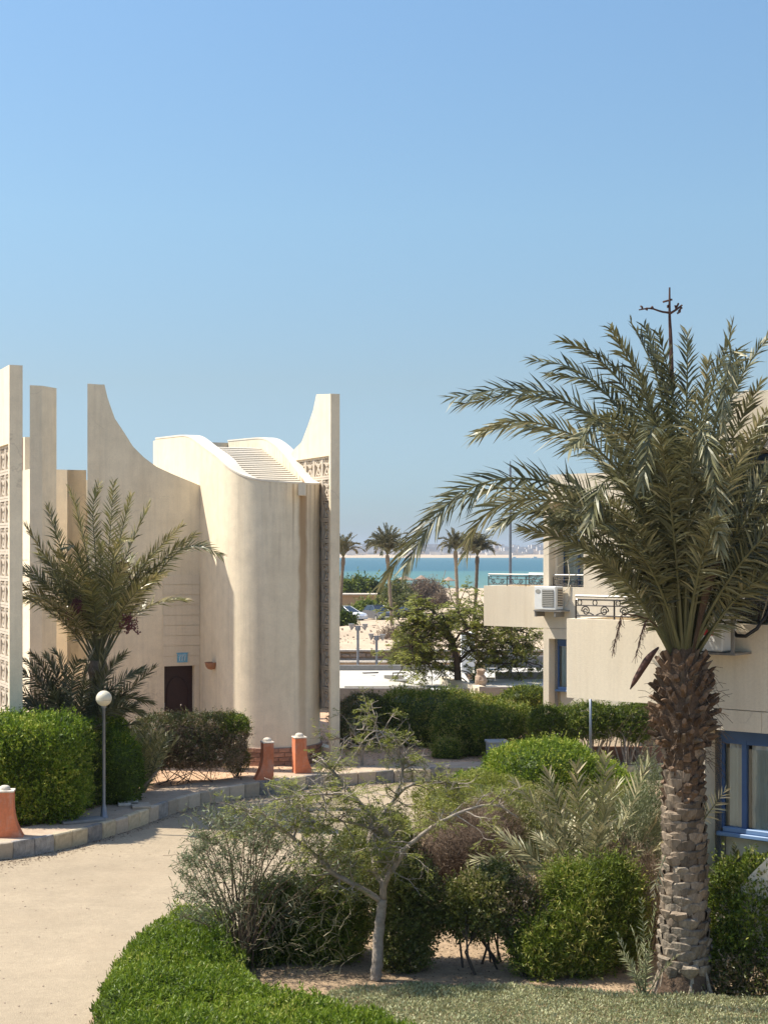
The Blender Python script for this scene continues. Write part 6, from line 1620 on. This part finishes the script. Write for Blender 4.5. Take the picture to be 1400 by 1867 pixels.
# tangle of pale dry blades in front of the green bush
g = MB()
for k in range(260):
    a = P(rg.uniform(400, 640), rg.uniform(1640, 1790), 21.6 + rg.uniform(-.3, .3)); a[2] = max(a[2], .1); w = wander(a, nrm(rg.normal(size=3) * [1, .5, 1] + [0, 0, .3]), rg.uniform(.12, .42), 5, rg, .25, -.06); g.tube(w, np.linspace(.005, .002, 6), 3, rnd=float(rg.uniform(.3, 1)))
o = g.build("dry_tangle", m_tuft, kind="stuff")

# ================================================================== BEACH VEGETATION
shrub("beach_tree", "dark green conifer like tree behind the beach hut at the left", "tree", [(P(650, 1088, 205), (1.6, 1.5, 2.4)), (P(634, 1085, 205), (1.4, 1.4, 2.3))], 5000, (.4, .18), m_mid, -2, p=2.1, shell=.2, core=.75, lump=.25, seed=61, tint=-.25)
shrub("beach_tree", "dark green bushy tree between the hut and the leaning palm", "tree", [(P(675, 1090, 207), (2.0, 1.5, 2.5)), (P(692, 1096, 207), (1.3, 1.5, 2.0))], 6000, (.4, .18), m_mid, -2, p=2.1, shell=.2, core=.75, lump=.25, seed=62, tint=-.25)
shrub("beach_bush", "small round green bush behind the gap between the first two cars", "bush", [(P(668, 1113, 182), (1.6, 1.2, 1.0)), (P(684, 1116, 182), (1.0, 1.0, .7))], 5000, (.3, .14), m_mid, -1.7, p=2.1, shell=.2, core=.75, lump=.25, seed=63)
shrub("beach_bush", "grey green beach bush just right of the leaning palm", "bush", [(P(722, 1090, 200), (1.9, 1.5, 2.3)), (P(740, 1105, 198), (1.6, 1.2, 1.5))], 6000, (.35, .12), m_olive, -1.8, p=2.1, shell=.22, core=.7, lump=.25, seed=64, tint=.1, stems=(10, .05))
shrub("beach_bush", "large rounded brown beach bush in front of the turquoise sea", "bush", [(P(775, 1084, 215), (2.9, 2, 2.1)), (P(748, 1090, 214), (2.0, 2, 1.8)), (P(800, 1098, 213), (1.6, 1.5, 1.2))], 12000, (.35, .06), m_brown, -1.9, p=2.1, shell=.2, core=.8, lump=.22, seed=65, tint=.1, coremat=m_brown)
shrub("beach_bush", "greyish scrub heap on the sand mound left of the thorn tree", "bush", [(P(725, 1165, 98), (1.3, 1.2, .75)), (P(755, 1172, 97), (1.0, 1, .6))], 7000, (.16, .03), m_brown, .3, p=2.1, shell=.3, core=.6, lump=.25, seed=66, stems=(20, .02), tint=.1)
shrub("beach_bush", "soft grey green bush low at the left foot of the thorn tree", "bush", [(P(750, 1190, 78), (1.1, 1.0, .8)), (P(735, 1205, 78), (.7, .8, .6))], 9000, (.13, .035), m_olive, -2.1, p=2.1, shell=.25, core=.6, lump=.25, seed=67, stems=(20, .02), tint=.15)
shrub("beach_bush", "dark low scrub at the foot of the palm behind the curved tower", "bush", [(P(628, 1138, 112), (.9, .8, .9))], 3000, (.2, .09), m_mid, -.2, p=2.1, shell=.25, core=.7, lump=.25, seed=68, tint=-.2)
rg = np.random.default_rng(79); x = rg.uniform(-9, 3, 5000); y = np.interp(x, ks[:, 0], ks[:, 1]) - np.abs(rg.normal(0, .5, 5000)) - .02
Q = np.stack([x, y, np.full(len(x), .012)], 1); d = nrm(rg.normal(size=Q.shape) * [1, 1, .2]); s = nrm(np.cross(d, np.array([0, 0, 1.]) + rg.normal(size=Q.shape) * .3))
mb = MB(); quads(mb, Q, d, s, rg.uniform(.015, .07, len(Q)), rg.uniform(.01, .03, len(Q)), rg.uniform(0, .9, len(Q)), .2); mb.build("leaf_litter", m_brown, kind="stuff")
g = MB()
for k in range(900):
    x = rg.uniform(-9, 2); y = rg.uniform(18, 38); s = rg.uniform(.006, .022); g.bbox(x, x + s * 1.3, y, y + s, .004, .004 + s * .6, s * .2)
g.build("road_pebbles", m_stone, kind="stuff")
# stones and debris on the sand mound
rg = np.random.default_rng(71); g = MB()
for k in range(420):
    x = rg.uniform(-6, 3); y = rg.uniform(91, 112); z = float(terrain_z(np.array([x]), np.array([y]))[0]); s = rg.uniform(.03, .12); g.bbox(x, x + s * 1.3, y, y + s, z - .03, z + s * .6, s * .2, jit=s * .08)
g.build("mound_stones", m_stone, kind="stuff")
